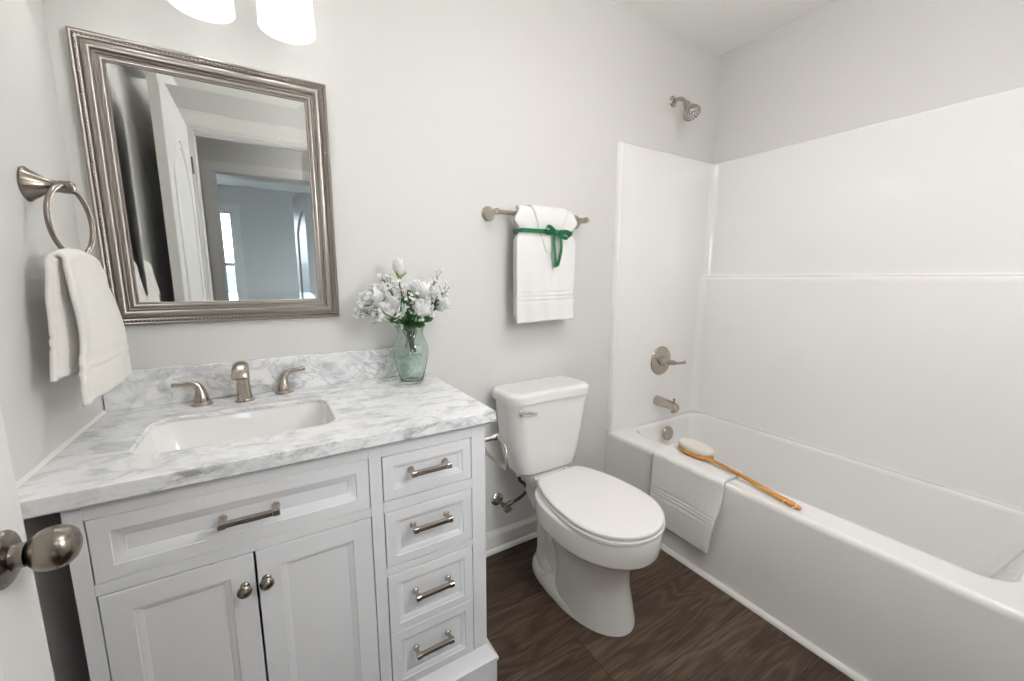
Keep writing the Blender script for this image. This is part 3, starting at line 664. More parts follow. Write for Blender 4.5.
# ------------------------------------------------------------------ mirror
def mirror():
    x0, x1, z0, z1 = 0.037, 0.6025, 1.100, 1.819
    m = empty('wall_mirror', ((x0+x1)/2, -0.004, z0), 'rectangular mirror in a ridged antique silver frame above the vanity', 'mirror')
    def rc(d, h): return [Vector((x0+d, -h, z0+d)), Vector((x1-d, -h, z0+d)), Vector((x1-d, -h, z1-d)), Vector((x0+d, -h, z1-d))]
    prof = [(0, 0.002), (0, 0.016), (0.002, 0.0195), (0.005, 0.021), (0.008, 0.0195), (0.009, 0.0165), (0.0115, 0.0195), (0.0145, 0.021), (0.0175, 0.0195), (0.0185, 0.0165),
            (0.021, 0.018), (0.0225, 0.0225), (0.0265, 0.0255), (0.032, 0.0265), (0.0365, 0.0245), (0.0385, 0.0205), (0.0395, 0.016), (0.042, 0.0175), (0.0445, 0.0165), (0.0455, 0.0125), (0.050, 0.0145), (0.0545, 0.0125), (0.056, 0.0095), (0.0595, 0.0095), (0.0625, 0.0055), (0.0625, 0.002)]
    bm = NB(); loft(bm, [rc(d, h) for d, h in prof], loop=True); obj('frame', bm, M['silver_frame'], m, smooth=50)
    def beads(off, h, pitch, r):
        bm = NB()
        a0, a1, c0, c1 = x0+off, x1-off, z0+off, z1-off
        pts = []
        nx = int((a1-a0)/pitch); nz = int((c1-c0)/pitch)
        for i in range(nx+1):
            xx = a0+(a1-a0)*i/nx; pts += [(xx, c0, 0), (xx, c1, 0)]
        for i in range(1, nz):
            zz = c0+(c1-c0)*i/nz; pts += [(a0, zz, 1), (a1, zz, 1)]
        for px, pz, vert in pts:
            mt = Matrix.Translation((px, -h, pz)) @ Matrix.Diagonal((r*(0.8 if vert else 1.3), r, r*(1.3 if vert else 0.8), 1))
            bmesh.ops.create_icosphere(bm, subdivisions=1, radius=1.0, matrix=mt)
        return bm
    obj('rope_moulding', beads(0.013, 0.0205, 0.0085, 0.0035), M['silver_frame'], m, smooth=180)
    i0 = 0.0615; bv = 0.021
    bm = NB(); loft(bm, [rc(i0, 0.0025), rc(i0, 0.0066), rc(i0+bv, 0.0055), ], cap0=True, cap1=True)
    g = obj('mirror_glass', bm, M['mirror'], m, smooth=0)
    m.rotation_euler = (math.radians(MIRROR_TILT), 0, 0)
MIRROR_TILT = 0.3
mirror()

# ------------------------------------------------------------------ vanity light
def vanity_light():
    v = empty('vanity_light', (0.315, 0, 2.06), 'three-shade nickel wall light with white glass shades above the mirror', 'wall light')
    zb = 1.889; y = -0.13; r = 0.069
    bm = NB(); box(bm, 0.05, 0.58, -0.022, -0.0005, 2.085, 2.165, 0.006, 3); obj('backplate', bm, M['nickel'], v)
    for x in (0.130, 0.315, 0.500):
        a = obj('arm', tube(NB(), catmull([(x, -0.02, 2.125), (x, -0.07, 2.13), (x, -0.115, 2.12), (x, y, 2.09), (x, y, 2.06)], 5), 0.008, 12), M['nickel'], v)
        obj('socket_cup', lathe(NB(), [(0, 0), (0.026, 0), (0.03, 0.004), (0.026, 0.035), (0.012, 0.045), (0, 0.045)], (x, y, 2.04), 'z', 28), M['nickel'], v)
        s = obj('shade', lathe(NB(), [(r, 0), (r, 0.003), (r-0.004, 0.120), (r-0.012, 0.142), (r-0.035, 0.151), (0.020, 0.152), (0.020, 0.148), (r-0.037, 0.147), (r-0.016, 0.138), (r-0.008, 0.118), (r-0.004, 0.003), (r-0.003, 0)], (x, y, zb), 'z', 48, cap=False), M['shade'], v, smooth=60)
        obj('bulb', lathe(NB(), [(0, 0.092), (0.012, 0.095), (0.020, 0.104), (0.022, 0.114), (0.020, 0.124), (0.013, 0.133), (0.012, 0.147), (0, 0.147)], (x, y, zb), 'z', 20), M['bulb'], s, smooth=180)
vanity_light()

# ------------------------------------------------------------------ towel ring and its towel
RC = Vector((0.0575, -0.247, 1.343)); RR = 0.0715
def towel_ring():
    t = empty('towel_ring', (0, -0.245, 1.412), 'nickel towel ring mounted on the left wall beside the mirror', 'towel ring')
    obj('post', lathe(NB(), [(0, 0), (0.034, 0), (0.034, 0.003), (0.030, 0.007), (0.024, 0.016), (0.017, 0.026), (0.0125, 0.038), (0.011, 0.046), (0.0125, 0.050), (0.0125, 0.066), (0.009, 0.070), (0, 0.071)], (0.0005, -0.245, 1.413), 'x', 32), M['dark_nickel'], t)
    dr = Vector((0.025, 0.137, 0)).normalized()
    pts = [RC + dr*RR*math.cos(2*PI*i/64) + Vector((0, 0, 1))*RR*math.sin(2*PI*i/64) for i in range(64)]
    obj('ring', tube(NB(), pts, 0.0047, 12, closed=True), M['dark_nickel'], t)
towel_ring()
def ring_towel():
    zt = RC.z-RR+0.0115
    Lb, Lf = 0.255, 0.305
    def fn(u, v):
        # v along the drop: 0 back hem .. 1 front hem; u from the near edge (0) to the edge by the back wall (1)
        s = v*(Lb+Lf)-Lb; d = abs(s); a = 2*u-1
        yn = -0.345 - 0.012*sm(0.0, 0.03, d) - 0.012*sm(0.03, 0.12, d) - 0.042*sm(0.12, 0.30, d)
        yfar = -0.165 + 0.035*sm(0.0, 0.04, d) + 0.022*sm(0.04, 0.2, d) - 0.012*sm(0.2, 0.3, d)
        if s < 0: yfar -= 0.02
        y = yn+(yfar-yn)*u
        droop = (0.026*max(0, a)**2.4 + 0.012*max(0, -a)**2.4)*(1-sm(0.03, 0.12, d))
        R = 0.013
        if d < R*PI/2: ang = d/R; zz = zt - R*(1-math.cos(ang)); off = R*math.sin(ang)
        else: zz = zt - R - (d-R*PI/2); off = R
        fold = math.sin(a*4.4+0.9)*0.0045*sm(0.0, 0.08, d)*(1-0.5*sm(.15, .3, d)) + math.sin(a*9+2+d*6)*0.0016
        cl_ = 1-0.75*sm(0.35, 1.0, u)*sm(0.0, 0.05, d)
        if s > 0: x = RC.x + off + 0.013*sm(0.02, 0.20, d) + fold + 0.004*a*sm(.05, .3, d)
        else: x = RC.x + off*(2.2*(1-cl_)-0.9) - 0.004*sm(0.02, 0.12, d) + (1-cl_)*0.018*sm(0.02, 0.20, d) + fold*0.4
        for h, sgn in ((Lf-0.088, 1), (Lf-0.078, 1), (Lf-0.060, 1), (Lb-0.08, -1), (Lb-0.06, -1)):
            if s*sgn > 0: x += -sgn*0.0022*math.exp(-((d-h)/0.003)**2)
        zz -= droop
        if s > 0: zz += 0.004*sm(0.2, 0.3, d)*(u-0.5)
        return (x, y, zz)
    bm = cloth(fn, 36, 150, 0.0085)
    def inner(u, v):
        # the folded-in side of the towel, seen between the two hanging ends
        d = 0.012+0.226*v; vb = (Lb-d)/(Lb+Lf); vf = (Lb+d)/(Lb+Lf)
        pb = fn(0.02, vb); pf = fn(0.24, vf)
        x = pb[0]+(pf[0]-0.006-pb[0])*u; y = pb[1]+(pf[1]-pb[1])*u - 0.012*math.sin(PI*u)
        return (x, y, zt-0.006-d)
    b2 = cloth(inner, 14, 40, 0.008); me = bpy.data.meshes.new('tmp'); b2.to_mesh(me); b2.free(); bm.from_mesh(me); bpy.data.meshes.remove(me)
    t = obj('hand_towel', bm, M['terry_warm'], smooth=180, origin=(0.06, -0.28, 0.96)); tag(t, 'white hand towel draped through the towel ring on the left wall', 'towel')
ring_towel()

# ------------------------------------------------------------------ towel bar and the dressed towel
ZB, YB = 1.482, -0.070
def towel_bar():
    t = empty('towel_bar', (1.40, 0, ZB), 'nickel towel bar on the wall above the toilet', 'towel bar')
    for x in (1.178, 1.628):
        obj('post', lathe(NB(), [(0, 0), (0.030, 0), (0.030, 0.003), (0.026, 0.008), (0.019, 0.020), (0.0135, 0.034), (0.011, 0.050), (0.0125, 0.056), (0.0125, 0.076), (0.009, 0.081), (0, 0.082)], (x, -0.0005, ZB), Vector((0, -1, 0)), 32), M['nickel'], t)
    obj('bar', lathe(NB(), [(0, 0), (0.0065, 0.001), (0.0085, 0.006), (0.0085, 0.475), (0.0065, 0.480), (0, 0.481)], (1.165, YB, ZB), 'x', 20), M['nickel'], t)
towel_bar()
ZRIB = 1.415
def pinch(z): return math.exp(-((z-ZRIB)/0.022)**2)
def bar_towel():
    R = 0.0265; Lf, Lb = 0.432, 0.41
    def fn(u, v):
        tot = Lf+Lb+PI*R; s = v*tot-Lb-PI*R/2; a = 2*u-1
        if abs(s) < PI*R/2:
            ang = s/R; y = YB - R*math.sin(ang); z = ZB + R*math.cos(ang)*1.0; front = ang
        elif s > 0: y = YB-R; z = ZB-(s-PI*R/2)
        else: y = YB+R; z = ZB+(s+PI*R/2)
        half = 0.146 + 0.008*sm(ZRIB+0.02, ZB-.03, z) - 0.024*sm(ZB-0.025, ZB+0.022, z) - 0.021*pinch(z) - (0.022*sm(.01, -.05, s))
        x = 1.398 + a*half
        y += (0.010*pinch(z) if y < YB else -0.008*pinch(z))
        y += 0.0035*math.sin(a*4+1.0)*sm(1.47, 1.3, z) + 0.002*math.sin(a*11+z*9)
        if s > 0:
            for h in (1.168, 1.153, 1.138):
                y += 0.0042*math.exp(-((z-h)/0.0028)**2)
        z += 0.006*a*sm(1.3, 1.05, z)*0.6
        return (x, y, z)
    t = obj('bath_towel', cloth(fn, 40, 170, 0.013), M['terry'], smooth=180, origin=(1.398, -0.07, 1.04)); tag(t, 'white towel folded over the towel bar and tied with green ribbon', 'towel')
bar_towel()
def washcloth():
    R = 0.036; Lf, Lb = 0.150, 0.10
    def fn(u, v):
        tot = Lf+Lb+PI*R; s = v*tot-Lb-PI*R/2; a = u
        if abs(s) < PI*R/2: ang = s/R; y = YB-R*math.sin(ang); z = ZB+R*math.cos(ang)
        elif s > 0: y = YB-R; z = ZB-(s-PI*R/2)
        else: y = YB+R; z = ZB+(s+PI*R/2)
        q = sm(ZB+0.03, ZB-0.15, z) if s > 0 else 0
        xl = 1.325+0.066*min(1, max(0, (ZB+0.02-z)/0.17)) if s > 0 else 1.325
        xr = 1.500-0.078*q if s > 0 else 1.50
        x = xl+(xr-xl)*a
        y += 0.010*pinch(z) if s > 0 else -0.008*pinch(z)
        return (x, y, z)
    t = obj('washcloth', cloth(fn, 16, 80, 0.005), M['terry'], smooth=180, origin=(1.42, -0.1, 1.33)); tag(t, 'small white washcloth folded over the towel, tucked behind the green bow', 'washcloth')
washcloth()
def strip(path, wdir, w, th=0.0011):
    """flat ribbon along path; wdir: width direction (vector or list)"""
    P = [Vector(p) for p in path]; bm = NB(); rings = []
    for i, p in enumerate(P):
        t = (P[min(i+1, len(P)-1)]-P[max(i-1, 0)]).normalized(); wd = Vector(wdir[i] if isinstance(wdir, list) else wdir)
        wd = (wd - t*wd.dot(t)).normalized(); n = t.cross(wd)
        rings.append([p+wd*w/2+n*th/2, p-wd*w/2+n*th/2, p-wd*w/2-n*th/2, p+wd*w/2-n*th/2])
    loft(bm, rings); return bm
def ribbon():
    r = empty('green_ribbon', (1.43, -0.1, ZRIB), 'green satin ribbon with a bow tied round the white hanging towel', 'ribbon')
    yf, yb = YB-0.0415, YB+0.033; x0, x1 = 1.270, 1.526
    ring = []
    pts = [(x0+0.006, yf), (1.325, yf-0.002), (1.34, yf-0.0045), (1.42, yf-0.005), (1.495, yf-0.0045), (1.507, yf-0.002), (x1-0.006, yf), (x1, yf+0.006), (x1, yb-0.006), (x1-0.006, yb), (1.41, yb+0.002), (x0+0.006, yb), (x0, yb-0.006), (x0, yf+0.006), (x0+0.006, yf)]
    obj('band', strip([(x, y, ZRIB+0.004*(x-1.41)) for x, y in pts], (0, 0, 1), 0.0165), M['ribbon'], r, smooth=40)
    k = Vector((1.425, yf-0.011, ZRIB-0.001))
    def loop(sx, L, up, tw):
        pts = []; wd = []
        for i in range(21):
            t = i/20*2*PI; rad = math.sin(t/2)
            pts.append(k + Vector((sx*L*rad*(0.9+0.1*math.cos(t)), -0.006*rad-0.006*math.sin(t), up*rad + 0.012*math.sin(t))))
            wd.append(Vector((0.25*sx, -tw, 1.0)))
        return strip(catmull(pts, 2), wd[0], 0.0155)
    obj('bow_loop', loop(-1, 0.064, 0.010, 0.9), M['ribbon'], r, smooth=60)
    obj('bow_loop', loop(1, 0.078, -0.012, 0.9), M['ribbon'], r, smooth=60)
    for pts in ([(0, 0, 0), (-0.010, -0.004, -0.02), (-0.006, -0.001, -0.06), (0.002, 0.003, -0.10), (0.008, 0.004, -0.140)], [(0.004, 0, 0), (0.020, -0.005, -0.02), (0.030, -0.001, -0.06), (0.026, 0.003, -0.10), (0.016, 0.004, -0.134)]):
        obj('bow_tail', strip(catmull([k+Vector(p) for p in pts], 5), (1, 0.25, 0.1), 0.0165), M['ribbon'], r, smooth=60)
    bm = NB(); bmesh.ops.create_uvsphere(bm, u_segments=16, v_segments=10, radius=1, matrix=Matrix.Translation(k+Vector((0, -0.003, 0))) @ Matrix.Diagonal((0.013, 0.008, 0.010, 1)))
    obj('knot', bm, M['ribbon'], r, smooth=180)
ribbon()

# ------------------------------------------------------------------ toilet
TX = 1.37; TXF = 1.378
def egg(z, yb, yf, hw, yc=None, nb=2.3, nf=2.0, N=56, cx=TX):
    """plan outline: front half to yf (nf), back half to yb (nb), widest at yc."""
    if yc is None: yc = (yb*0.45+yf*0.55)
    out = []
    for i in range(N):
        t = 2*PI*i/N; c, s = math.cos(t), math.sin(t)
        n = nf if s < 0 else nb
        x = hw*math.copysign(abs(c)**(2/n), c); y = (yc-yf if s < 0 else yb-yc)*math.copysign(abs(s)**(2/n), s)
        out.append(Vector((cx+x, yc+y, z)))
    return out
def toilet():
    t = empty('toilet', (TX, -0.36, 0), 'white two-piece toilet with closed elongated lid', 'toilet')
    bm = NB()
    # foot
    loft(bm, [egg(0.0, -0.135, -0.600, 0.124, -0.40, 3.0, 2.1, cx=TXF), egg(0.012, -0.134, -0.600, 0.125, -0.40, 3.0, 2.1, cx=TXF), egg(0.030, -0.138, -0.595, 0.121, -0.40, 3, 2.1, cx=TXF), egg(0.044, -0.146, -0.585, 0.112, -0.40, 3, 2.1, cx=TXF), egg(0.05, -0.16, -0.56, 0.093, -0.40, 3, 2.1, cx=TXF)])
    # pedestal column and bowl
    L = [(0.0, -0.30, -0.630, 0.127, -0.42), (0.015, -0.30, -0.629, 0.127, -0.42), (0.05, -0.31, -0.620, 0.123, -0.43), (0.12, -0.315, -0.604, 0.118, -0.45), (0.18, -0.30, -0.603, 0.116, -0.45), (0.225, -0.27, -0.612, 0.121, -0.45), (0.262, -0.25, -0.634, 0.132, -0.46),
         (0.285, -0.235, -0.658, 0.148, -0.46), (0.302, -0.225, -0.682, 0.164, -0.46), (0.313, -0.215, -0.699, 0.175, -0.465), (0.320, -0.210, -0.707, 0.180, -0.465), (0.328, -0.208, -0.711, 0.182, -0.465), (0.365, -0.206, -0.716, 0.184, -0.465), (0.398, -0.206, -0.716, 0.184, -0.465), (0.404, -0.209, -0.712, 0.180, -0.465), (0.406, -0.22, -0.69, 0.16, -0.465)]
    loft(bm, [egg(z, a, f, w, c, 2.6, 2.0, cx=TX+0.004+0.011*sm(.2, .0, z)) for z, a, f, w, c in L])
    # rear trapway body and tank deck
    loft(bm, [rrect(TX-0.078, TX+0.078, -0.36, -0.150, 0.05, 0.03, 6), rrect(TX-0.058, TX+0.058, -0.36, -0.155, 0.05, 0.12, 6), rrect(TX-0.056, TX+0.056, -0.36, -0.14, 0.05, 0.22, 6), rrect(TX-0.078, TX+0.078, -0.36, -0.08, 0.05, 0.31, 6),
              rrect(TX-0.088, TX+0.088, -0.36, -0.045, 0.05, 0.365, 6), rrect(TX-0.098, TX+0.098, -0.34, -0.035, 0.05, 0.388, 6), rrect(TX-0.098, TX+0.098, -0.33, -0.035, 0.05, 0.412, 6), rrect(TX-0.090, TX+0.090, -0.32, -0.042, 0.05, 0.418, 6)])
    for s in (-1, 1):
        tube(bm, catmull([(TX+s*0.040, -0.37, 0.285), (TX+s*0.052, -0.30, 0.30), (TX+s*0.052, -0.245, 0.275), (TX+s*0.046, -0.215, 0.21), (TX+s*0.044, -0.215, 0.13), (TX+s*0.056, -0.235, 0.06), (TX+s*0.06, -0.29, 0.03)], 6), 0.034, 14)
    obj('bowl', bm, M['ceramic'], t, smooth=60)
    for s in (-1, 1):
        obj('bolt_cap', lathe(NB(), [(0.013, 0), (0.013, 0.006), (0.009, 0.013), (0, 0.015)], (TX+s*0.103, -0.285, 0.043), 'z', 20), M['seat'], t)
    # seat ring, lid, hinges
    def so(z, d):
        r = egg(z, -0.17-d, -0.716+d, 0.178-d, -0.515, 2.15, 2.05, cx=TX+0.006)
        return [Vector((p.x, min(p.y, -0.226-d), p.z)) for p in r]
    bm = NB(); loft(bm, [so(0.4065, 0.006), so(0.409, 0.0), so(0.418, 0.0), so(0.4205, 0.004)]); obj('seat', bm, M['seat'], t, smooth=50)
    bm = NB(); loft(bm, [so(0.4212, 0.006), so(0.4235, 0.0035), so(0.433, 0.0025), so(0.4375, 0.006), so(0.4395, 0.016), so(0.4415, 0.06), so(0.442, 0.12)]); obj('lid', bm, M['seat'], t, smooth=50)
    for s in (-1, 1):
        bm = NB(); lathe(bm, [(0, 0), (0.011, 0.001), (0.008, 0.004), (0.008, 0.056), (0.007, 0.059), (0, 0.06)], (TX+s*0.078-0.03, -0.218, 0.422), 'x', 18); box(bm, TX+s*0.078-0.024, TX+s*0.078+0.024, -0.228, -0.208, 0.4062, 0.42, 0.004); obj('hinge', bm, M['seat'], t)
    # tank
    def tk(z, hw, yf, r, yb=-0.018): hw -= 0.008; return rrect(TX-hw, TX+hw, yf, yb, r, z, 8)
    bm = NB(); loft(bm, [tk(0.4185, 0.128, -0.165, 0.04, -0.045), tk(0.424, 0.148, -0.185, 0.05, -0.03), tk(0.436, 0.161, -0.196, 0.055, -0.024), tk(0.50, 0.174, -0.2, 0.055), tk(0.60, 0.190, -0.205, 0.055), tk(0.70, 0.201, -0.2085, 0.055), tk(0.737, 0.204, -0.21, 0.055)])
    obj('tank', bm, M['ceramic'], t, smooth=45)
    bm = NB(); loft(bm, [tk(0.7385, 0.208, -0.213, 0.055, -0.014), tk(0.741, 0.215, -0.219, 0.06, -0.009), tk(0.766, 0.216, -0.220, 0.06, -0.009), tk(0.776, 0.212, -0.217, 0.058, -0.012), tk(0.7815, 0.203, -0.208, 0.052, -0.02), tk(0.783, 0.185, -0.19, 0.04, -0.035)])
    obj('tank_lid', bm, M['ceramic'], t, smooth=45)
    bm = NB(); lathe(bm, [(0, 0), (0.014, 0), (0.014, 0.004), (0.009, 0.008), (0.008, 0.016), (0, 0.016)], (1.212, -0.2045, 0.707), Vector((0, -1, 0)), 20)
    tube(bm, catmull([(1.207, -0.219, 0.708), (1.225, -0.222, 0.707), (1.25, -0.223, 0.703), (1.272, -0.222, 0.699)], 4), [(0.0085-0.002*abs(i-5)/6, 0.005) for i in range(13)], 12)
    h = obj('flush_lever', bm, M['chrome'], t); h['label'] = 'small chrome flush lever'
toilet()

def supply():
    s = empty('stop_valve', (1.215, 0, 0.25), 'chrome water stop valve on the wall beside the toilet', 'stop valve')
    x, z = 1.213, 0.247
    obj('escutcheon', lathe(NB(), [(0, 0), (0.031, 0), (0.031, 0.003), (0.026, 0.009), (0.012, 0.013), (0, 0.013)], (x, -0.0005, z), Vector((0, -1, 0)), 32), M['chrome'], s)
    bm = NB(); lathe(bm, [(0, 0), (0.008, 0), (0.008, 0.045), (0.012, 0.047), (0.012, 0.075), (0.009, 0.079), (0, 0.079)], (x, -0.008, z), Vector((0, -1, 0)), 20)
    lathe(bm, [(0, 0), (0.009, 0), (0.009, 0.018), (0.0105, 0.02), (0.0105, 0.034), (0, 0.034)], (x, -0.07, z), Vector((1, 0, 0.25)), 16)
    obj('valve_body', bm, M['dark_nickel'], s)
    bm = NB(); R = [[Vector((x+0.019*math.cos(2*PI*i/24)*(1+0.10*math.cos(2*PI*i/24*6)), -0.089-d, z-0.002+0.012*math.sin(2*PI*i/24)*(1+0.1*math.cos(2*PI*i/24*6)))) for i in range(24)] for d in (0, 0.012)]
    loft(bm, R); obj('oval_handle', bm, M['dark_nickel'], s)
    l = empty('supply_hose', (1.27, -0.09, 0.26), 'braided steel supply hose curving from stop valve to toilet tank', 'hose')
    pts = catmull([(x+0.033, -0.07, z+0.008), (x+0.066, -0.080, z+0.022), (x+0.088, -0.105, z+0.062), (x+0.072, -0.120, z+0.104), (x+0.044, -0.125, z+0.132), (x+0.036, -0.126, z+0.160), (x+0.036, -0.126, z+0.178)], 6)
    obj('hose', tube(NB(), pts, 0.0072, 12), M['braid'], l, smooth=180)
    obj('coupling_nut', lathe(NB(), [(0, 0), (0.012, 0), (0.0135, 0.004), (0.0135, 0.0185), (0, 0.0185)], (x+0.036, -0.126, z+0.158), 'z', 8), M['seat'], l)
supply()

def paper_holder():
    h = empty('toilet_paper_holder', (VX1, -0.45, 0.76), 'empty chrome wire toilet paper holder on the side of the vanity', 'toilet paper holder')
    x = 0.950; y0 = -0.475
    obj('mount', lathe(NB(), [(0, 0), (0.019, 0), (0.019, 0.003), (0.014, 0.009), (0.0085, 0.014), (0.0085, 0.06), (0.0105, 0.064), (0.0105, 0.078), (0.006, 0.081), (0, 0.081)], (VX1+0.0004, y0+0.01, 0.757), 'x', 24), M['chrome'], h)
    pts = catmull([(x, y0+0.01, 0.760), (x, y0-0.012, 0.759), (x, y0-0.042, 0.748), (x, y0-0.058, 0.728), (x, y0-0.062, 0.703), (x, y0-0.056, 0.686), (x, y0-0.035, 0.682), (x, y0+0.05, 0.683), (x, y0+0.075, 0.685), (x, y0+0.083, 0.697)], 6)
    obj('wire_arm', tube(NB(), pts, 0.005, 12), M['nickel'], h, smooth=180)
paper_holder()

# ------------------------------------------------------------------ vase and flowers
VC = Vector((0.806, -0.130, HC))
def vase():
    prof = [(0.0, 0.0005), (0.033, 0.0005), (0.0365, 0.003), (0.040, 0.014), (0.0485, 0.045), (0.056, 0.078), (0.0595, 0.103), (0.0590, 0.120), (0.0535, 0.140), (0.0455, 0.157), (0.0415, 0.171), (0.0430, 0.183), (0.0490, 0.194), (0.0525, 0.1985)]
    inn = [(0.0505, 0.1975), (0.0470, 0.192), (0.0405, 0.182), (0.0390, 0.171), (0.0430, 0.156), (0.0510, 0.139), (0.0563, 0.120), (0.0568, 0.103), (0.0533, 0.078), (0.0458, 0.046), (0.0373, 0.016), (0.03, 0.009), (0.0, 0.008)]
    o = obj('glass_vase', lathe(NB(), prof+inn, VC, 'z', 48, cap=False), M['vase'], smooth=60, origin=VC); tag(o, 'green glass vase of white flowers on the marble countertop', 'vase')
vase()
def petal_patch(bm, base, axis, ang, R, H, wid, flare, curl):
    """one curved petal round an axis"""
    q = Vector((0, 0, 1)).rotation_difference(axis); nu, nv = 6, 6; g = []
    for j in range(nv+1):
        t = j/nv; row = []
        rad = R*(0.25+0.75*math.sin(min(1, t*1.15)*PI/2)) + flare*t**3
        for i in range(nu+1):
            s = 2*i/nu-1; w = wid*math.sin((0.12+0.80*t**0.75)*PI)**0.6 if t < 1 else wid*0.55
            a = ang + s*w
            hh = H*t - curl*(t**4)*(0.4+0.6*abs(s)) - H*0.10*s*s*t
            row.append(bm.verts.new(base + q @ Vector((rad*math.cos(a), rad*math.sin(a), hh))))
        g.append(row)
    for j in range(nv):
        for i in range(nu): bm.faces.new((g[j][i], g[j][i+1], g[j+1][i+1], g[j+1][i]))
def rose(pos, axis, r, h, label, closed=0.0, name='white_rose'):
    r *= 1.12; h *= 1.08
    pos = Vector(pos); axis = Vector(axis).normalized(); base = pos - axis*h*0.5
    o = empty(name, base, label, 'flower', 'white roses in the green vase')
    bm = NB()
    for n, k, hh, fl in ((3, 0.42, 1.0, 0.0), (4, 0.66, 0.98, 0.05), (5, 0.86, 0.92, 0.16), (5, 1.0, 0.80, 0.30)):
        for i in range(n):
            petal_patch(bm, base, axis, 2*PI*(i+0.37*n)/n + random.uniform(-.15, .15), r*k*(1-0.15*closed), h*hh, 2.1/n*1.5, r*fl*(1-closed), h*0.18*fl/0.3*(1-closed))
    bl = obj('blossom', bm, M['petal'], o, smooth=180)
    md = bl.modifiers.new('thickness', 'SOLIDIFY'); md.thickness = 0.0011; md.offset = 0
    bm = NB(); q = Vector((0, 0, 1)).rotation_difference(axis)
    lathe(bm, [(0, -0.010), (0.004, -0.010), (0.0075, -0.003), (0.0075, 0.003), (0.003, 0.006), (0, 0.006)], base, axis, 12)
    for i in range(5):
        a = 2*PI*i/5+0.3; pts = [base + q @ Vector((rr*math.cos(a), rr*math.sin(a), zz)) for rr, zz in ((0.005, 0.0), (r*0.55, 0.004), (r*0.88, 0.011), (r*1.0, 0.018))]
        tube(bm, catmull(pts, 3), [(0.0009, 0.0045*(1-abs(i2/9-0.35)*1.35)) for i2 in range(10)], 8)
    obj('sepals', bm, M['sepal'], o, smooth=60)
    mouth = VC + Vector(((base.x-VC.x)*0.2, (base.y-VC.y)*0.2, 0.195)); foot = VC + Vector((random.uniform(-.02, .02), random.uniform(-.02, .02), 0.105))
    mouth2 = VC + Vector(((base.x-VC.x)*0.1, (base.y-VC.y)*0.1, 0.165))
    obj('stem', tube(NB(), catmull([base-axis*0.004, base-axis*0.03, mouth, mouth2, foot], 6), 0.0020, 8), M['stem'], o, smooth=180)
    return o
rose((0.777, -0.130, 1.262), (0.02, 0.05, 1), 0.0235, 0.056, 'upright white rosebud at the top of the vase bouquet', 1.0)
rose((0.842, -0.150, 1.190), (0.20, -0.15, 1), 0.036, 0.058, 'open white rose right of the top bud in the bouquet', 0.5)
rose((0.690, -0.125, 1.168), (-0.75, -0.15, 0.7), 0.040, 0.056, 'open white rose at the left edge of the bouquet', 0.1)
rose((0.740, -0.165, 1.125), (-0.35, -0.75, 0.6), 0.036, 0.056, 'white rose facing front, low on the left above the vase rim', 0.4)
rose((0.835, -0.185, 1.128), (0.15, -0.55, 0.8), 0.031, 0.058, 'plump white rose facing front, just above the vase rim', 0.9)
rose((0.925, -0.115, 1.143), (0.85, -0.1, 0.5), 0.032, 0.050, 'pale white rose at the right edge of the bouquet', 0.3)

def blossom_mesh():
    bm = NB()
    for i in range(5):
        a = 2*PI*i/5; c, s = math.cos(a), math.sin(a); r = 0.0062
        v = [bm.verts.new(p) for p in ((0, 0, 0), (r*0.6*math.cos(a-.55), r*0.6*math.sin(a-.55), 0.0018), (r*c, r*s, 0.0028), (r*0.6*math.cos(a+.55), r*0.6*math.sin(a+.55), 0.0018))]
        w = [bm.verts.new(x.co - Vector((0, 0, 0.0007))) for x in v]
        bm.faces.new(v); bm.faces.new(list(reversed(w)))
        for k in range(4): bm.faces.new((v[k], w[k], w[(k+1) % 4], v[(k+1) % 4]))
    bmesh.ops.create_icosphere(bm, subdivisions=1, radius=0.0016, matrix=Matrix.Translation((0, 0, 0.001)))
    me = bpy.data.meshes.new('blossom'); bm.to_mesh(me); bm.free(); me.materials.append(M['petal']); return me
BM_ = blossom_mesh()
def sprig(tip, n, spread, label):
    tip = Vector(tip); mouth = VC + Vector(((tip.x-VC.x)*0.22, (tip.y-VC.y)*0.22, 0.196)); foot = VC+Vector((random.uniform(-.02, .02), random.uniform(-.02, .02), 0.12))
    n = int(n*1.35)
    o = empty('filler_sprig', tip, label, 'flower sprig', 'sprigs of tiny white blossoms in the vase')
    mid = mouth.lerp(tip, 0.55)+Vector((0, 0, 0.012))
    main = catmull([foot, mouth.lerp(foot, 0.35), mouth, mid, tip], 6)
    bm = NB(); tube(bm, main, 0.0011, 6); ends = [(tip, (tip-mid).normalized())]
    for i in range(n-1):
        p = main[random.randint(int(len(main)*0.58), len(main)-2)]; d = Vector((random.uniform(-1, 1), random.uniform(-1, 0.9), random.uniform(-0.5, 1))).normalized()
        d = (d*0.8 + (tip-mouth).normalized()*0.8).normalized(); e = p + d*spread*random.uniform(0.5, 1.1)
        if e.y > -0.03: e.y = -0.03
        tube(bm, [p, p.lerp(e, 0.5)+Vector((0, 0, 0.003)), e], 0.0007, 5); ends.append((e, d))
    obj('stem', bm, M['twig'], o, smooth=180)
    for e, d in ends:
        c = bpy.data.objects.new('blossom', BM_); COL.objects.link(c); c.parent = o; c.location = e-tip
        c.rotation_mode = 'QUATERNION'; c.rotation_quaternion = Vector((0, 0, 1)).rotation_difference((d+Vector((random.uniform(-.5, .5), -0.9, 0.2))).normalized()); s = random.uniform(0.85, 1.4); c.scale = (s, s, s)
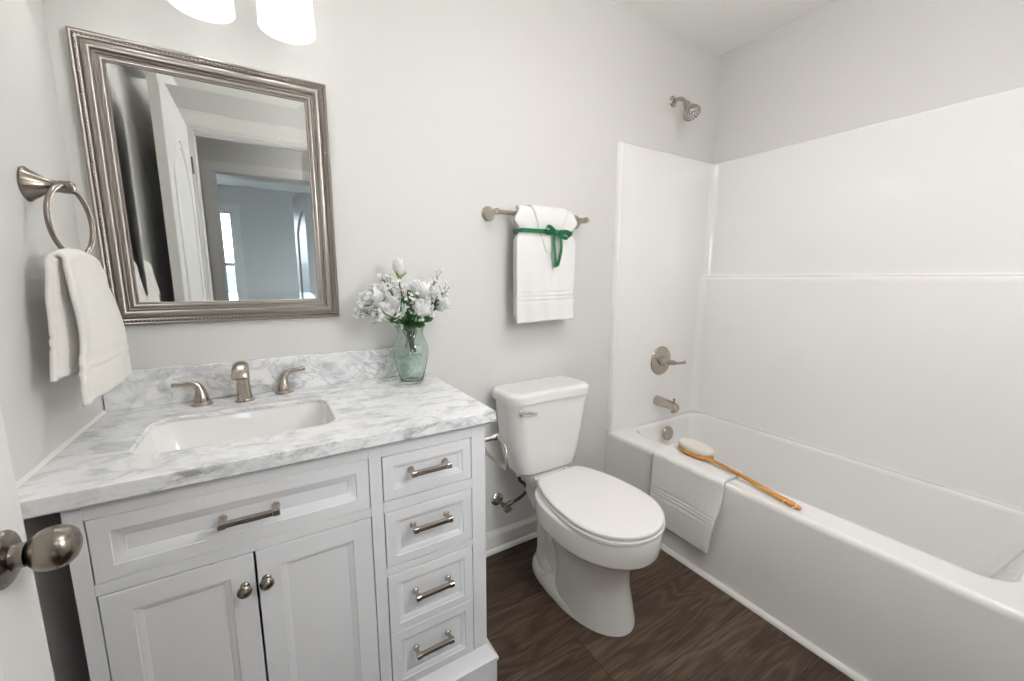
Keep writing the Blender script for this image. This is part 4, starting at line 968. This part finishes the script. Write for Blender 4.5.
for tip, n, sp, lab in (((0.655, -0.14, 1.118), 22, 0.045, 'white blossom sprig hanging out at the lower left of the bouquet'),
                        ((0.652, -0.12, 1.150), 18, 0.045, 'white blossom sprig beside the leftmost open rose'),
                        ((0.728, -0.12, 1.225), 20, 0.042, 'white blossom sprig left of the upright top bud'),
                        ((0.772, -0.16, 1.190), 22, 0.042, 'white blossom sprig in the middle, under the top bud'),
                        ((0.800, -0.185, 1.150), 20, 0.040, 'white blossom sprig between the two front roses'),
                        ((0.820, -0.20, 1.095), 10, 0.022, 'small white blossom sprig at the vase rim under the plump rose'),
                        ((0.918, -0.12, 1.240), 20, 0.035, 'white blossom sprig reaching highest on the right of the bouquet'),
                        ((0.942, -0.14, 1.185), 22, 0.042, 'white blossom sprig above the rightmost pale rose'),
                        ((0.900, -0.18, 1.160), 18, 0.040, 'white blossom sprig in front of the rightmost pale rose'),
                        ((0.700, -0.17, 1.098), 12, 0.030, 'low white blossom sprig under the left front rose')):
    sprig(tip, n, sp, lab)
def leaf_spray(tip, n, label, size=0.025):
    tip = Vector(tip); mouth = VC + Vector(((tip.x-VC.x)*0.22, (tip.y-VC.y)*0.22, 0.194)); foot = VC+Vector((random.uniform(-.015, .015), random.uniform(-.015, .015), 0.12))
    o = empty('leaf_spray', mouth, label, 'foliage', 'green leaf sprays in the vase')
    path = catmull([foot, mouth, mouth.lerp(tip, .5)+Vector((0, 0, .008)), tip], 6)
    obj('stem', tube(NB(), path, 0.0013, 6), M['stem'], o, smooth=180)
    n = int(n*1.9)
    for i in range(n):
        p = path[min(len(path)-1, 5+int(i*(len(path)-6)/max(1, n-1)))]
        d = ((tip-mouth).normalized()*0.7 + Vector((random.uniform(-1, 1), random.uniform(-1, .3), random.uniform(-.3, .9)))*0.8).normalized()
        sd = d.cross(Vector((0, -1, 0.3))).normalized(); up = sd.cross(d); L = size*random.uniform(.8, 1.3); bm = NB(); rings = []
        for k in range(8):
            t = k/7; w = 0.36*L*math.sin(PI*min(0.98, 0.06+t*0.92))**0.8; c = p + d*L*t + up*L*0.15*math.sin(PI*t)
            rings.append([c+sd*w+up*w*.25, c+up*0.0005, c-sd*w+up*w*.25, c-up*0.0006])
        loft(bm, rings); obj('leaf', bm, M['leaf'], o, smooth=60)
for tip, n, lab in (((0.770, -0.175, 1.150), 8, 'green leaves in the centre of the bouquet'), ((0.800, -0.165, 1.165), 8, 'green leaves between the centre roses of the bouquet'), ((0.885, -0.165, 1.130), 9, 'green leaves low on the right of the bouquet'),
                    ((0.735, -0.175, 1.092), 7, 'green leaves at the vase rim on the left'), ((0.790, -0.195, 1.100), 7, 'dark green leaves at the vase rim in front'), ((0.845, -0.195, 1.090), 6, 'green leaves at the vase rim on the right')):
    leaf_spray(tip, n, lab)

# ------------------------------------------------------------------ towel over the tub rim and the bath brush
def tub_towel():
    Ld, Lo = 0.135, 0.305
    def fn(u, v):
        # v: 0 on the deck .. 1 outside hem ; u: 0 far end (near back wall) .. 1 near end
        s = v*(Ld+Lo)-Ld; c = 0.010
        if s < -c: x = XT - s - 0.0; z = ZT + 0.0068
        elif s < c:
            t = (s+c)/(2*c); a = t*PI/2; x = XT+c-(c+0.0075)*math.sin(a); z = ZT-c+(c+0.0068)*math.cos(a)
        else: x = XT-0.0075; z = ZT-c-(s-c)
        d = max(0, s)
        yn = -0.650 + 0.030*sm(0.05, Lo, d); yf = -0.312 - 0.006*sm(0, Lo, d)
        y = yf+(yn-yf)*u
        if s > c:
            z -= (0.028*(1-u)**1.0)*0.0 + 0.012*math.sin(u*3.1)*sm(0.1, Lo, d) - 0.0
            x -= (0.004*math.sin(u*7+1) + 0.003 + 0.012*u*u*sm(0.0, 0.15, d))*sm(0.02, 0.2, d) + 0.008*sm(.1, Lo, d)
            for h in (0.155, 0.170, 0.185): x += 0.0022*math.exp(-((d-h)/0.003)**2)
        else:
            z += 0.0015*math.sin(u*9)**2; x += 0.008*math.sin(u*5)*(1-sm(-Ld, 0, s))
        return (x, y, z)
    t = obj('tub_towel', cloth(fn, 40, 100, 0.0115), M['terry'], smooth=180, origin=(1.87, -0.48, 0.15)); tag(t, 'white towel hanging over the front rim of the bathtub', 'towel')
tub_towel()
def brush():
    A = Vector((1.914, -0.895, 0)); Bn = Vector((1.948, -0.530, 0)); ax = (Bn-A).normalized(); sd = Vector((ax.y, -ax.x, 0))
    ztow = ZT+0.0155
    o = empty('bath_brush', (1.94, -0.7, ztow), 'long-handled wooden bath brush lying on the tub rim and towel', 'bath brush')
    hc = Bn + ax*0.088 + sd*0.024
    def oval(rx, ry, z, n=40): return [hc + ax*ry*math.cos(2*PI*i/n) + sd*rx*math.sin(2*PI*i/n) + Vector((0, 0, z)) for i in range(n)]
    z0 = ztow+0.002
    bm = NB(); loft(bm, [oval(0.036, 0.076, z0), oval(0.044, 0.085, z0+0.004), oval(0.046, 0.088, z0+0.012), oval(0.044, 0.085, z0+0.019), oval(0.040, 0.08, z0+0.0205)]); obj('head', bm, M['bamboo'], o, smooth=50)
    bm = NB(); loft(bm, [oval(0.041, 0.082, z0+0.0207), oval(0.046, 0.088, z0+0.031), oval(0.045, 0.086, z0+0.041), oval(0.036, 0.074, z0+0.048), oval(0.018, 0.045, z0+0.051)]); obj('bristles', bm, M['bristle'], o, smooth=60)
    pts = []; rs = []
    for t, h, w, th in ((-0.02, 0.012, 0.011, 0.006), (0.0, 0.0125, 0.010, 0.0065), (0.05, 0.0115, 0.0080, 0.0066), (0.12, 0.009, 0.0085, 0.007), (0.20, 0.006, 0.0098, 0.008), (0.27, 0.0035, 0.0115, 0.0085), (0.32, 0.002, 0.0125, 0.009), (0.352, 0.001, 0.0118, 0.0085), (0.365, 0.001, 0.008, 0.006)):
        p = Bn + sd*0.006*(1-t/0.365) - ax*t; zb = ztow + (ZT+0.001-ztow)*min(1, max(0, (t-0.10)/0.255)); pts.append((p.x, p.y, zb+h+th*0.55)); rs.append((th, w))
    P2 = catmull(pts, 4); n = len(P2); R2 = []
    for i in range(n):
        t = i/(n-1)*(len(rs)-1); k = min(int(t), len(rs)-2); f = t-k; R2.append((rs[k][0]+(rs[k+1][0]-rs[k][0])*f, rs[k][1]+(rs[k+1][1]-rs[k][1])*f))
    obj('handle', tube(NB(), P2, R2, 16), M['bamboo'], o, smooth=60)
    e = A + ax*0.030; ring = []
    for i in range(28):
        t = 2*PI*i/28; ring.append(e - sd*(0.022*(1-math.cos(t))-0.006) + ax*(0.020*math.sin(t)) + Vector((0, 0, ZT+0.0145+0.0042*math.cos(t))))
    obj('hanging_cord', tube(NB(), ring, 0.0013, 8, closed=True), M['cord'], o, smooth=180)
brush()
